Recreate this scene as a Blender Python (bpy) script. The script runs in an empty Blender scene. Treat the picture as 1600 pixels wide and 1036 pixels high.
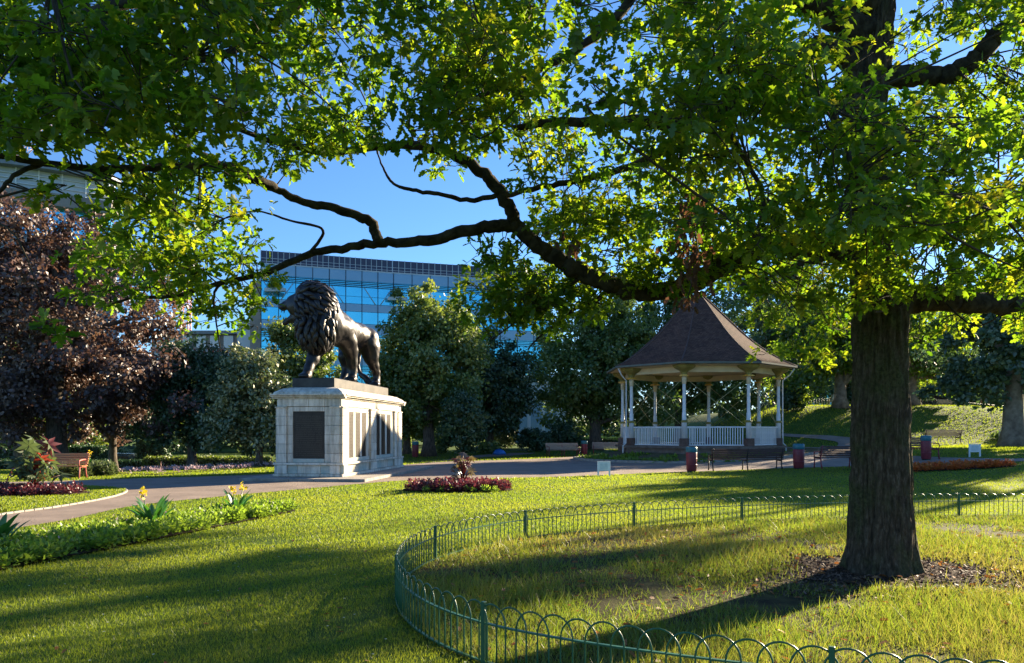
import bpy, bmesh, math, random
import numpy as np
from mathutils import Vector, Matrix, noise as mnoise
R = math.radians
sc = bpy.context.scene
COL = sc.collection
random.seed(7)

# ------------------------------------------------------------------ camera
F, HZ, CH = 1200.0, 674.0, 1.65          # focal length (px of 1600), horizon row, eye height
cam_d = bpy.data.cameras.new('camera'); cam = bpy.data.objects.new('camera', cam_d); COL.objects.link(cam)
cam.location = (0, 0, CH); cam.rotation_euler = (R(90), 0, 0)
cam_d.sensor_width = 36; cam_d.lens = 36*F/1600
cam_d.shift_y = (HZ-518)/1600
cam_d.clip_start = .05; cam_d.clip_end = 4000
sc.camera = cam
# ------------------------------------------------------------------ sky, sun, exposure
SUN_AZ = math.atan2(.736, .677); SUN_EL = R(18.5)
w = bpy.data.worlds.new('World'); sc.world = w; w.use_nodes = True
nt = w.node_tree; nt.nodes.clear()
sky = nt.nodes.new('ShaderNodeTexSky'); sky.sky_type = 'NISHITA'; sky.sun_disc = False
sky.sun_elevation = SUN_EL; sky.sun_rotation = SUN_AZ
sky.air_density = 1.0; sky.dust_density = .1; sky.ozone_density = 7.0; sky.altitude = 60
bg = nt.nodes.new('ShaderNodeBackground'); bg.inputs[1].default_value = .056
wo = nt.nodes.new('ShaderNodeOutputWorld')
nt.links.new(sky.outputs[0], bg.inputs[0]); nt.links.new(bg.outputs[0], wo.inputs[0])
sd = bpy.data.lights.new('sun', 'SUN'); sd.energy = 5.0; sd.angle = R(.6); sd.color = (1, .83, .58)
so = bpy.data.objects.new('sun', sd); COL.objects.link(so)
sdir = Vector((math.sin(SUN_AZ)*math.cos(SUN_EL), math.cos(SUN_AZ)*math.cos(SUN_EL), math.sin(SUN_EL)))
so.rotation_euler = sdir.to_track_quat('Z', 'Y').to_euler(); so.location = sdir*200
sc.view_settings.view_transform = 'Standard'; sc.view_settings.look = 'None'
sc.view_settings.exposure = 2.15; sc.view_settings.gamma = 1.0
sc.render.engine = 'CYCLES'
sc.cycles.max_bounces = 8; sc.cycles.transparent_max_bounces = 6
sc.cycles.transmission_bounces = 5; sc.cycles.diffuse_bounces = 4
sc.cycles.use_denoising = True

# ------------------------------------------------------------------ terrain
def sstep(t):
    t = np.clip(t, 0, 1); return t*t*(3-2*t)
def terr(x, y):
    x = np.asarray(x, float); y = np.asarray(y, float)
    z = .75*sstep((x-7)/16)*sstep((y-17)/18)
    z = z + 2.9*sstep((x-12.5)/10)*sstep((y-47)/13)*(1-.35*sstep((x-34)/14))
    z = z - 1.15*sstep((-x-7)/14)*sstep((y-25)/36)
    z = z + .35*sstep((y-50)/10)*(1-sstep((x-4)/6))*sstep((x+12)/10)
    return z
def tz(x, y): return float(terr(x, y))
def G(px, py, lift=0.0):
    "ground point seen at photo pixel (px,py)"
    dx, dz = (px-800)/F, (HZ-py)/F
    lo, hi = 2.0, 3.0
    while hi < 140 and CH+dz*hi > tz(dx*hi, hi)+lift: lo = hi; hi += .5
    for _ in range(30):
        m = .5*(lo+hi)
        if CH+dz*m > tz(dx*m, m)+lift: lo = m
        else: hi = m
    return Vector((dx*hi, hi, CH+dz*hi))
def P(px, py, Y): return Vector(((px-800)*Y/F, Y, CH+(HZ-py)*Y/F))

# ------------------------------------------------------------------ object helpers
def tag(o, label=None, cat=None, group=None, kind=None):
    if label: o['label'] = label
    if cat: o['category'] = cat
    if group: o['group'] = group
    if kind: o['kind'] = kind
    return o
def empty(name, loc=(0, 0, 0), rz=0, label=None, cat=None, group=None):
    o = bpy.data.objects.new(name, None); COL.objects.link(o)
    o.location = loc; o.rotation_euler = (0, 0, rz); o.empty_display_size = .2
    return tag(o, label, cat, group)
def link(name, me, parent=None, loc=None, rz=None):
    o = bpy.data.objects.new(name, me); COL.objects.link(o)
    if parent is not None: o.parent = parent
    if loc is not None: o.location = loc
    if rz is not None: o.rotation_euler = (0, 0, rz)
    return o
def copy_tree(o, parent=None):
    c = o.copy(); COL.objects.link(c); c.parent = parent
    for ch in list(o.children): copy_tree(ch, c)
    return c

class MB:
    def __init__(s): s.v = []; s.f = []; s.smooth = []
    def add(s, vs, fs, smooth=False):
        n = len(s.v); s.v += [tuple(v) for v in vs]; s.f += [tuple(i+n for i in f) for f in fs]
        s.smooth += [smooth]*len(fs); return s
    def box(s, x0, x1, y0, y1, z0, z1, M=None, bev=0):
        if bev:
            b = bev
            vs = []; 
            for (sx, x) in ((1, x0), (-1, x1)):
                for (sy, y) in ((1, y0), (-1, y1)):
                    for (sz, z) in ((1, z0), (-1, z1)):
                        vs += [(x, y+sy*b, z+sz*b), (x+sx*b, y, z+sz*b), (x+sx*b, y+sy*b, z)]
            bm = bmesh.new()
            for v in vs: bm.verts.new(v)
            r = bmesh.ops.convex_hull(bm, input=bm.verts)
            bmesh.ops.dissolve_limit(bm, angle_limit=.01, verts=bm.verts, edges=bm.edges)
            bm.verts.index_update()
            vs = [v.co.copy() for v in bm.verts]; fs = [[v.index for v in f.verts] for f in bm.faces]; bm.free()
        else:
            vs = [Vector((x, y, z)) for x in (x0, x1) for y in (y0, y1) for z in (z0, z1)]
            fs = [(0, 1, 3, 2), (4, 6, 7, 5), (0, 4, 5, 1), (2, 3, 7, 6), (0, 2, 6, 4), (1, 5, 7, 3)]
        if M is not None: vs = [M @ Vector(v) for v in vs]
        return s.add(vs, fs)
    def tube(s, pts, rad, n=8, cap=True, smooth=True, closed=False):
        pts = [Vector(p) for p in pts]; k = len(pts)
        if not hasattr(rad, '__len__'): rad = [rad]*k
        vs = []; up = None
        for i, p in enumerate(pts):
            if closed: t = pts[(i+1) % k]-pts[i-1]
            else: t = pts[min(i+1, k-1)]-pts[max(i-1, 0)]
            t = t.normalized() if t.length > 1e-9 else Vector((0, 0, 1))
            if up is None:
                a = Vector((0, 0, 1)) if abs(t.z) < .9 else Vector((1, 0, 0))
                up = (a-t*a.dot(t)).normalized()
            else:
                up = up-t*up.dot(t)
                up = up.normalized() if up.length > 1e-6 else t.orthogonal().normalized()
            b = t.cross(up)
            for j in range(n):
                a = 2*math.pi*j/n
                vs.append(p+(up*math.cos(a)+b*math.sin(a))*rad[i])
        fs = []
        for i in range(k if closed else k-1):
            for j in range(n):
                a0 = i*n+j; a1 = i*n+(j+1) % n; i2 = (i+1) % k
                fs.append((a0, a1, i2*n+(j+1) % n, i2*n+j))
        s.add(vs, fs, smooth)
        if cap and not closed:
            m = len(s.v)-len(vs)
            s.f.append(tuple(m+j for j in range(n))[::-1]); s.smooth.append(False)
            s.f.append(tuple(m+(k-1)*n+j for j in range(n))); s.smooth.append(False)
        return s
    def lathe(s, prof, n=16, c=(0, 0, 0), a0=0, smooth=True, cap=True):
        vs = []; fs = []
        for (r, z) in prof:
            for j in range(n):
                a = a0+2*math.pi*j/n
                vs.append((c[0]+r*math.cos(a), c[1]+r*math.sin(a), c[2]+z))
        for i in range(len(prof)-1):
            for j in range(n):
                fs.append((i*n+j, i*n+(j+1) % n, (i+1)*n+(j+1) % n, (i+1)*n+j))
        s.add(vs, fs, smooth)
        if cap:
            m = len(s.v)-len(vs)
            s.f.append(tuple(m+j for j in range(n))[::-1]); s.smooth.append(False)
            s.f.append(tuple(m+(len(prof)-1)*n+j for j in range(n))); s.smooth.append(False)
        return s
    def prism(s, poly, z0, z1, M=None):
        n = len(poly)
        vs = [Vector((p[0], p[1], z0)) for p in poly]+[Vector((p[0], p[1], z1)) for p in poly]
        if M is not None: vs = [M @ v for v in vs]
        fs = [tuple(range(n))[::-1], tuple(range(n, 2*n))]+[(i, (i+1) % n, n+(i+1) % n, n+i) for i in range(n)]
        return s.add(vs, fs)
    def mesh(s, name, mat):
        me = bpy.data.meshes.new(name); me.from_pydata(s.v, [], s.f)
        me.polygons.foreach_set('use_smooth', s.smooth)
        if mat is not None: me.materials.append(mat)
        me.update(); return me
    def build(s, name, mat, parent=None, loc=None, rz=None):
        return link(name, s.mesh(name, mat), parent, loc, rz)

def npmesh(name, V, loops, lstart, ltot, mat, attr=None, smooth=False):
    me = bpy.data.meshes.new(name)
    me.vertices.add(len(V)); me.vertices.foreach_set('co', V.astype(np.float32).ravel())
    me.loops.add(len(loops)); me.loops.foreach_set('vertex_index', loops.astype(np.int32))
    me.polygons.add(len(lstart)); me.polygons.foreach_set('loop_start', lstart.astype(np.int32))
    me.polygons.foreach_set('loop_total', ltot.astype(np.int32))
    if smooth: me.polygons.foreach_set('use_smooth', np.ones(len(lstart), bool))
    if attr is not None:
        a = me.attributes.new('rnd', 'FLOAT', 'POINT'); a.data.foreach_set('value', attr.astype(np.float32))
    me.materials.append(mat); me.update(calc_edges=True); return me
def nrm(a): return a/np.maximum(np.linalg.norm(a, axis=1, keepdims=True), 1e-9)
def scatter_mesh(name, mat, pos, dirs, nor, size, tv, tf, rnd, wid=None):
    "copies of a small template (tv verts: x width, y length, z normal) at pos"
    d = nrm(dirs); n = nor-d*np.sum(nor*d, 1, keepdims=True); n = nrm(n); x = np.cross(d, n)
    tv = np.asarray(tv, float); N = len(pos); k = len(tv)
    w_ = size if wid is None else wid
    V = (pos[:, None, :]+x[:, None, :]*(tv[None, :, 0:1]*w_[:, None, None])
         + d[:, None, :]*(tv[None, :, 1:2]*size[:, None, None])+n[:, None, :]*(tv[None, :, 2:3]*size[:, None, None]))
    lt = np.array([len(f) for f in tf]); fl = np.concatenate([np.array(f) for f in tf])
    loops = (np.arange(N)[:, None]*k+fl[None, :]).ravel()
    ltot = np.tile(lt, N); ls = np.concatenate([[0], np.cumsum(ltot)[:-1]])
    return npmesh(name, V.reshape(-1, 3), loops, ls, ltot, mat, np.repeat(rnd, k))
LEAF_T = [(0, 0, 0), (.33, .5, .07), (0, 1, -.06), (-.33, .5, .07)]
LEAF_F = [(0, 1, 2), (0, 2, 3)]
def inpoly(x, y, poly):
    c = np.zeros(len(x), bool); n = len(poly); j = n-1
    for i in range(n):
        xi, yi = poly[i]; xj, yj = poly[j]
        if yi != yj:
            c ^= ((yi > y) != (yj > y)) & (x < (xj-xi)*(y-yi)/(yj-yi)+xi)
        j = i
    return c
def crom(pts, n=8):
    pts = [Vector(p) for p in pts]; out = []
    for i in range(len(pts)-1):
        p0 = pts[max(i-1, 0)]; p1 = pts[i]; p2 = pts[i+1]; p3 = pts[min(i+2, len(pts)-1)]
        for k in range(n):
            t = k/n
            out.append(.5*((2*p1)+(p2-p0)*t+(2*p0-5*p1+4*p2-p3)*t*t+(3*p1-p0-3*p2+p3)*t**3))
    out.append(pts[-1]); return out

# ------------------------------------------------------------------ materials
def newmat(name):
    m = bpy.data.materials.new(name); m.use_nodes = True; t = m.node_tree; t.nodes.clear()
    o = t.nodes.new('ShaderNodeOutputMaterial'); return m, t, o
def N_(t, typ, **kw):
    n = t.nodes.new(typ)
    for k, v in kw.items():
        if k[0] == 'i' and k[1:].isdigit(): n.inputs[int(k[1:])].default_value = v
        else: setattr(n, k, v)
    return n
def ramp(t, fac, stops):
    r = t.nodes.new('ShaderNodeValToRGB'); e = r.color_ramp.elements
    while len(e) < len(stops): e.new(.5)
    for k, (p, c) in enumerate(stops): e[k].position = p; e[k].color = (*c, 1)
    t.links.new(fac, r.inputs[0]); return r.outputs[0]
def noise_fac(t, scale, detail=5, rough=.6, coord='Object', stretch=None):
    tc = t.nodes.new('ShaderNodeTexCoord'); src = tc.outputs[coord]
    if stretch:
        mp = t.nodes.new('ShaderNodeMapping'); mp.inputs['Scale'].default_value = stretch
        t.links.new(src, mp.inputs[0]); src = mp.outputs[0]
    n = t.nodes.new('ShaderNodeTexNoise'); n.inputs['Scale'].default_value = scale
    n.inputs['Detail'].default_value = detail; n.inputs['Roughness'].default_value = rough
    t.links.new(src, n.inputs['Vector']); return n.outputs['Fac']
def mat(name, c1, c2=None, rough=.6, metal=0, scale=4, bump=0, bscale=None, spec=.4, stretch=None, coord='Object', lo=.35, hi=.65, coat=0):
    m, t, o = newmat(name); b = t.nodes.new('ShaderNodeBsdfPrincipled')
    b.inputs['Roughness'].default_value = rough; b.inputs['Metallic'].default_value = metal
    b.inputs['Specular IOR Level'].default_value = spec
    if coat: b.inputs['Coat Weight'].default_value = coat
    if c2 is None: b.inputs['Base Color'].default_value = (*c1, 1)
    else: t.links.new(ramp(t, noise_fac(t, scale, stretch=stretch, coord=coord), [(lo, c1), (hi, c2)]), b.inputs['Base Color'])
    if bump:
        bp = t.nodes.new('ShaderNodeBump'); bp.inputs['Strength'].default_value = bump; bp.inputs['Distance'].default_value = .02
        t.links.new(noise_fac(t, bscale or scale*4, stretch=stretch, coord=coord), bp.inputs['Height']); t.links.new(bp.outputs[0], b.inputs['Normal'])
    t.links.new(b.outputs[0], o.inputs[0]); return m
def leafmat(name, cols, trans, tfac=.45, gloss=.06, rough=.45):
    "leaf: diffuse top, light through the blade, slight sheen; colour varies leaf by leaf"
    m, t, o = newmat(name)
    a = N_(t, 'ShaderNodeAttribute', attribute_name='rnd')
    k = len(cols)
    c = ramp(t, a.outputs['Fac'], [(i/max(k-1, 1), cc) for i, cc in enumerate(cols)])
    c2 = ramp(t, a.outputs['Fac'], [(i/max(len(trans)-1, 1), cc) for i, cc in enumerate(trans)])
    d = t.nodes.new('ShaderNodeBsdfDiffuse'); t.links.new(c, d.inputs[0])
    tr = t.nodes.new('ShaderNodeBsdfTranslucent'); t.links.new(c2, tr.inputs[0])
    mx = N_(t, 'ShaderNodeMixShader', i0=tfac); t.links.new(d.outputs[0], mx.inputs[1]); t.links.new(tr.outputs[0], mx.inputs[2])
    g = t.nodes.new('ShaderNodeBsdfGlossy'); g.inputs['Roughness'].default_value = rough
    mx2 = N_(t, 'ShaderNodeMixShader', i0=gloss); t.links.new(mx.outputs[0], mx2.inputs[1]); t.links.new(g.outputs[0], mx2.inputs[2])
    t.links.new(mx2.outputs[0], o.inputs[0]); return m
M = {}
M['lawn'] = mat('lawn_soil', (.045, .085, .012), (.085, .125, .02), .9, scale=1.3, bump=.6, bscale=60, spec=.1)
M['roughground'] = mat('rough_ground', (.028, .022, .013), (.1, .095, .034), .95, scale=2.2, bump=.7, bscale=40, spec=.1)
M['mulch'] = mat('mulch', (.025, .016, .011), (.075, .048, .032), .95, scale=14, bump=1, bscale=60, spec=.1)
M['soil'] = mat('soil', (.02, .013, .009), (.05, .034, .024), .95, scale=9, bump=1, bscale=50, spec=.1)
M['asphalt'] = mat('path_asphalt', (.18, .14, .112), (.28, .22, .178), .85, scale=1.1, bump=.35, bscale=160, spec=.2, lo=.3, hi=.7)
M['kerb'] = mat('kerb_stone', (.2, .18, .155), (.33, .3, .26), .85, scale=5, bump=.3)
M['stone'] = mat('portland_stone', (.4, .37, .315), (.62, .575, .5), .8, scale=2.6, bump=.25, bscale=30, spec=.25, lo=.3, hi=.6)
def stonemat():
    "pale ashlar with rain streaks and soot"
    m, t, o = newmat('portland_stone'); b = t.nodes.new('ShaderNodeBsdfPrincipled'); b.inputs['Roughness'].default_value = .82; b.inputs['Specular IOR Level'].default_value = .2
    base = ramp(t, noise_fac(t, 1.7), [(.3, (.55, .51, .44)), (.62, (.76, .71, .62))])
    st = ramp(t, noise_fac(t, 3.2, 6, .7, stretch=(2.5, 2.5, .28)), [(.36, (.5, .47, .42)), (.56, (1, 1, 1))])
    sp = ramp(t, noise_fac(t, 16, 4, .7), [(.28, (.6, .57, .52)), (.42, (1, 1, 1))])
    m1 = N_(t, 'ShaderNodeMix', data_type='RGBA', blend_type='MULTIPLY'); m1.inputs[0].default_value = .75; t.links.new(base, m1.inputs[6]); t.links.new(st, m1.inputs[7])
    m2 = N_(t, 'ShaderNodeMix', data_type='RGBA', blend_type='MULTIPLY'); m2.inputs[0].default_value = .7; t.links.new(m1.outputs[2], m2.inputs[6]); t.links.new(sp, m2.inputs[7])
    oi = t.nodes.new('ShaderNodeObjectInfo'); rr = ramp(t, oi.outputs['Random'], [(0, (.86, .84, .8)), (1, (1.06, 1.05, 1.04))])
    m3 = N_(t, 'ShaderNodeMix', data_type='RGBA', blend_type='MULTIPLY'); m3.inputs[0].default_value = 1; t.links.new(m2.outputs[2], m3.inputs[6]); t.links.new(rr, m3.inputs[7])
    t.links.new(m3.outputs[2], b.inputs['Base Color'])
    bp = t.nodes.new('ShaderNodeBump'); bp.inputs['Strength'].default_value = .3; bp.inputs['Distance'].default_value = .02
    t.links.new(noise_fac(t, 30), bp.inputs['Height']); t.links.new(bp.outputs[0], b.inputs['Normal']); t.links.new(b.outputs[0], o.inputs[0]); return m
M['stone'] = stonemat()
def barkmat():
    "furrowed oak bark, greenish with algae low down"
    m, t, o = newmat('oak_bark'); b = t.nodes.new('ShaderNodeBsdfPrincipled'); b.inputs['Roughness'].default_value = .95; b.inputs['Specular IOR Level'].default_value = .12
    c1 = ramp(t, noise_fac(t, 16, 6, .7, stretch=(1.6, 1.6, .5)), [(.3, (.03, .022, .015)), (.5, (.1, .075, .052)), (.7, (.22, .175, .13))])
    moss = ramp(t, noise_fac(t, 2.2, 5, .65), [(.45, (0, 0, 0)), (.65, (1, 1, 1))])
    mx = N_(t, 'ShaderNodeMix', data_type='RGBA', blend_type='MIX'); t.links.new(moss, mx.inputs[0]); t.links.new(c1, mx.inputs[6])
    c2 = ramp(t, noise_fac(t, 30, 4), [(.35, (.045, .05, .02)), (.65, (.13, .135, .06))]); t.links.new(c2, mx.inputs[7])
    t.links.new(mx.outputs[2], b.inputs['Base Color'])
    bp = t.nodes.new('ShaderNodeBump'); bp.inputs['Strength'].default_value = 1; bp.inputs['Distance'].default_value = .056
    t.links.new(noise_fac(t, 22, 7, .75, stretch=(1.6, 1.6, .45)), bp.inputs['Height']); t.links.new(bp.outputs[0], b.inputs['Normal']); t.links.new(b.outputs[0], o.inputs[0]); return m
M['mortar'] = mat('mortar', (.2, .18, .15), (.3, .27, .23), .9, scale=6)
M['stonegreen'] = mat('copper_stained_stone', (.34, .4, .36), (.5, .5, .44), .8, scale=5, bump=.2)
M['bronze'] = mat('dark_bronze', (.02, .017, .016), (.05, .043, .04), .42, .55, scale=2.2, bump=.25, bscale=14, spec=.6)
M['bronzeslab'] = mat('bronze_slab', (.03, .027, .026), (.06, .054, .05), .5, .4, scale=3, bump=.15)
M['plaque'] = mat('bronze_plaque', (.022, .016, .012), (.042, .032, .024), .5, .3, scale=3)
M['letters'] = mat('raised_letters', (.06, .047, .037), None, .45, .3)
M['bark'] = mat('oak_bark', (.035, .026, .018), (.12, .095, .068), .95, scale=7, bump=1, bscale=34, spec=.15, stretch=(2.2, 2.2, .7))
M['bark'] = barkmat()
M['limb'] = mat('oak_limb_bark', (.022, .018, .013), (.07, .06, .042), .95, scale=10, bump=.8, bscale=26, spec=.15)
M['twig'] = mat('twig_bark', (.03, .022, .014), (.06, .045, .03), .9, scale=8)
M['bark2'] = mat('grey_bark', (.06, .05, .04), (.15, .125, .1), .95, scale=5, bump=.8, bscale=14, spec=.1, stretch=(2, 2, .6))
M['bark3'] = mat('plane_bark', (.13, .1, .075), (.27, .22, .17), .9, scale=3, bump=.5, bscale=12, spec=.1)
M['fence'] = mat('green_fence_paint', (.014, .082, .036), (.024, .115, .052), .4, .0, scale=6, bump=.1, bscale=60, spec=.5)
M['oakleaf'] = leafmat('oak_leaf', [(.035, .088, .009), (.06, .125, .012), (.1, .15, .016)],
                       [(.13, .3, .01), (.29, .45, .014), (.58, .55, .022)], .56, .03)
M['deadleaf'] = leafmat('withered_leaf', [(.085, .042, .024), (.13, .07, .04)], [(.16, .07, .03), (.22, .1, .05)], .3, .02)
# ================================================================== SETTING: ground, paths
def axis(lo, hi, step, far):
    a = list(np.arange(lo, hi+.01, step)); k = step*2; x = hi
    while x < far: x += k; a.append(x); k *= 1.5
    k = step*2; x = lo
    while x > -far: x -= k; a.insert(0, x); k *= 1.5
    return np.array(a)
gx = axis(-60, 70, .95, 1800); gy = axis(-12, 105, .95, 1800)
XX, YY = np.meshgrid(gx, gy); ZZ = terr(XX, YY)
nx, ny = len(gx), len(gy)
V = np.stack([XX.ravel(), YY.ravel(), ZZ.ravel()], 1)
i0 = (np.arange(ny-1)[:, None]*nx+np.arange(nx-1)[None, :]).ravel()
loops = np.stack([i0, i0+1, i0+nx+1, i0+nx], 1).ravel()
nq = len(i0)
ground = link('lawn_ground', npmesh('lawn_ground', V, loops, np.arange(nq)*4, np.full(nq, 4), M['lawn'], smooth=True))
tag(ground, kind='structure')

def resample(pts, n):
    pts = [Vector((p[0], p[1], 0)) for p in pts]; pts = crom(pts, 6)
    d = [0]
    for a, b in zip(pts, pts[1:]): d.append(d[-1]+(b-a).length)
    out = []
    for t in np.linspace(0, d[-1], n):
        i = min(max(np.searchsorted(d, t)-1, 0), len(pts)-2)
        f = (t-d[i])/max(d[i+1]-d[i], 1e-9); out.append(pts[i].lerp(pts[i+1], f))
    return out
def ribbon(name, A, B, mat_, lift=.014, n=140, m=8, kind='structure'):
    A = resample(A, n); B = resample(B, n); vs = []; fs = []
    for a, b in zip(A, B):
        for k in range(m+1):
            p = a.lerp(b, k/m); vs.append((p.x, p.y, tz(p.x, p.y)+lift))
    for i in range(n-1):
        for k in range(m):
            q = i*(m+1)+k; fs.append((q, q+m+1, q+m+2, q+1))
    o = MB().add(vs, fs, True).build(name, mat_)
    tag(o, kind=kind); return o, [(p.x, p.y) for p in A]+[(p.x, p.y) for p in B[::-1]]
def gl(pts): return [tuple(G(*p)[:2]) for p in pts]
front = gl([(-330, 884), (-150, 855), (0, 830), (110, 812), (210, 791), (330, 778), (470, 765), (560, 757), (640, 751), (760, 748), (860, 746), (940, 743), (1060, 738), (1200, 733), (1330, 729), (1450, 725), (1600, 721), (1850, 716)])
back = gl([(-330, 757), (-150, 757), (0, 754), (120, 751), (250, 747), (350, 744), (430, 741), (520, 737), (600, 731), (690, 722), (790, 719), (860, 716), (930, 711), (1010, 708), (1130, 705), (1290, 705), (1420, 713), (1520, 716), (1620, 716), (1850, 711)])
path, PATH = ribbon('path', front, back, M['asphalt'])
side, PSIDE = ribbon('side_path', gl([(560, 735), (660, 724), (740, 716), (840, 708)]), gl([(610, 731), (690, 720), (740, 712.5), (800, 708)]), M['asphalt'], .02, 50, 4)
hillp, PHILL = ribbon('hill_path', gl([(1240, 706), (1290, 702), (1310, 694), (1290, 688), (1240, 683.5), (1190, 681)]),
                      gl([(1360, 710), (1352, 702), (1345, 690), (1310, 682.5), (1250, 679.5), (1190, 677.5)]), M['asphalt'], .035, 60, 4)
# grass island on the left between two arms of the path, with a stone edging
ISL = gl([(-420, 878), (-150, 832), (0, 806), (80, 795), (140, 785), (178, 777), (197, 769.5), (188, 764.5), (130, 761), (60, 759), (0, 759), (-150, 763), (-420, 770)])
ISL = [(p.x, p.y) for p in crom([(a, b, 0) for a, b in ISL], 5)]
mb = MB(); mb.add([(x, y, tz(x, y)+.045) for x, y in ISL], [tuple(range(len(ISL)))[::-1]]);
isl = mb.build('grass_island', M['lawn']); tag(isl, kind='structure')
if isl.data.polygons[0].normal.z < 0: isl.data.flip_normals()
root = empty('stone_edging', (ISL[30][0], ISL[30][1], 0), 0, 'thin pale stone edging round the tip of the left grass island', 'edging')
dist = 0; seg = [ISL[0]]
def edging_piece(p, q, parent, wdt=.06, hgt=.05, mat_='kerb', name='edging_stone', gap=.01):
    d = Vector((q[0]-p[0], q[1]-p[1], 0)); L = d.length; a = math.atan2(d.y, d.x)
    b = MB().box(gap/2, L-gap/2, -wdt/2, wdt/2, -.1, hgt+random.uniform(-.004, .004), bev=.008)
    o = b.build(name, M[mat_], None, (p[0], p[1], tz(*p)), a)
    o.parent = parent; o.matrix_parent_inverse = Matrix.Translation(-Vector(parent.location)); return o
for i in range(6, 46, 1):
    if (Vector(ISL[i])-Vector(ISL[i+1])).length > .05: edging_piece(ISL[i], ISL[i+1], root)
# strips of the far lawn edge: path edging stones
# ================================================================== PLINTH
PD = Vector((.13, .9915, 0)).normalized(); PW = Vector((PD.y, -PD.x, 0))
PNEAR = Vector((-5.82, 26.05, 0)); PHW, PL = 1.115, 7.4
PO = PNEAR-PW*PHW; PRZ = math.atan2(PW.y, PW.x)
plinth = empty('statue_plinth', (PO.x, PO.y, 0), PRZ, 'tall pale stone plinth with dark inscribed plaques under the lion', 'plinth')
def stone(x0, x1, y0, y1, z0, z1, m='stone', name='stone', j=.0035, bev=.008, par=None):
    j2 = random.uniform(-.003, .003)
    o = MB().box(x0+j, x1-j, y0+j+j2, y1-j+j2, z0+j, z1-j, bev=bev).build(name, M[m], par or plinth); return o
# apron slabs
ap = empty('stone_apron', (PO.x, PO.y, 0), PRZ, 'low stone step around the foot of the lion plinth', 'step')
for k in range(5):
    stone(-1.95+k*.86, -1.95+(k+1)*.86, -1.15, -.25, -.1, .11, 'kerb', 'slab', par=ap)
for k in range(8):
    stone(1.06+.02, 2.35, -.25+k*1.12, -.25+(k+1)*1.12, -.1, .11, 'kerb', 'slab', par=ap)
    stone(-1.95, -1.06, -.25+k*1.12, -.25+(k+1)*1.12, -.1, .11, 'kerb', 'slab', par=ap)
Zb = .105
MB().box(-PHW+.06, PHW-.06, .06, PL-.06, Zb, 2.95).build('core', M['mortar'], plinth)
def face_map(side):
    "a face of the plinth: returns fn(a0,a1,out0,out1,z0,z1) -> box in plinth space"
    if side == 'F': return lambda a0, a1, i, o: (a0, a1, -o, -i)
    if side == 'B': return lambda a0, a1, i, o: (a0, a1, PL+i, PL+o)
    if side == 'R': return lambda a0, a1, i, o: (PHW+i, PHW+o, a0, a1)
    return lambda a0, a1, i, o: (-PHW-o, -PHW-i, a0, a1)
def fs(side, a0, a1, i, o, z0, z1, **k):
    x0, x1, y0, y1 = face_map(side)(a0, a1, i, o); return stone(x0, x1, y0, y1, z0, z1, **k)
def letter_rows(side, a0, a1, z0, z1, out, rows, parent, seed):
    rnd = random.Random(seed); b = MB(); h = (z1-z0)/rows
    for r in range(rows):
        z = z1-(r+.5)*h; a = a0+rnd.uniform(.02, .05)
        while a < a1-.05:
            l = rnd.uniform(.018, .05)
            x0, x1, y0, y1 = face_map(side)(a, min(a+l, a1-.02), out, out+.006)
            b.box(x0, x1, y0, y1, z-h*.24, z+h*.24); a += l+rnd.choice([.012, .012, .012, .035])
    o = b.build("lettering", M["letters"], parent); return tag(o, kind="stuff")
zc = [.58+k*.318 for k in range(7)]          # six courses up to 2.49
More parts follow.
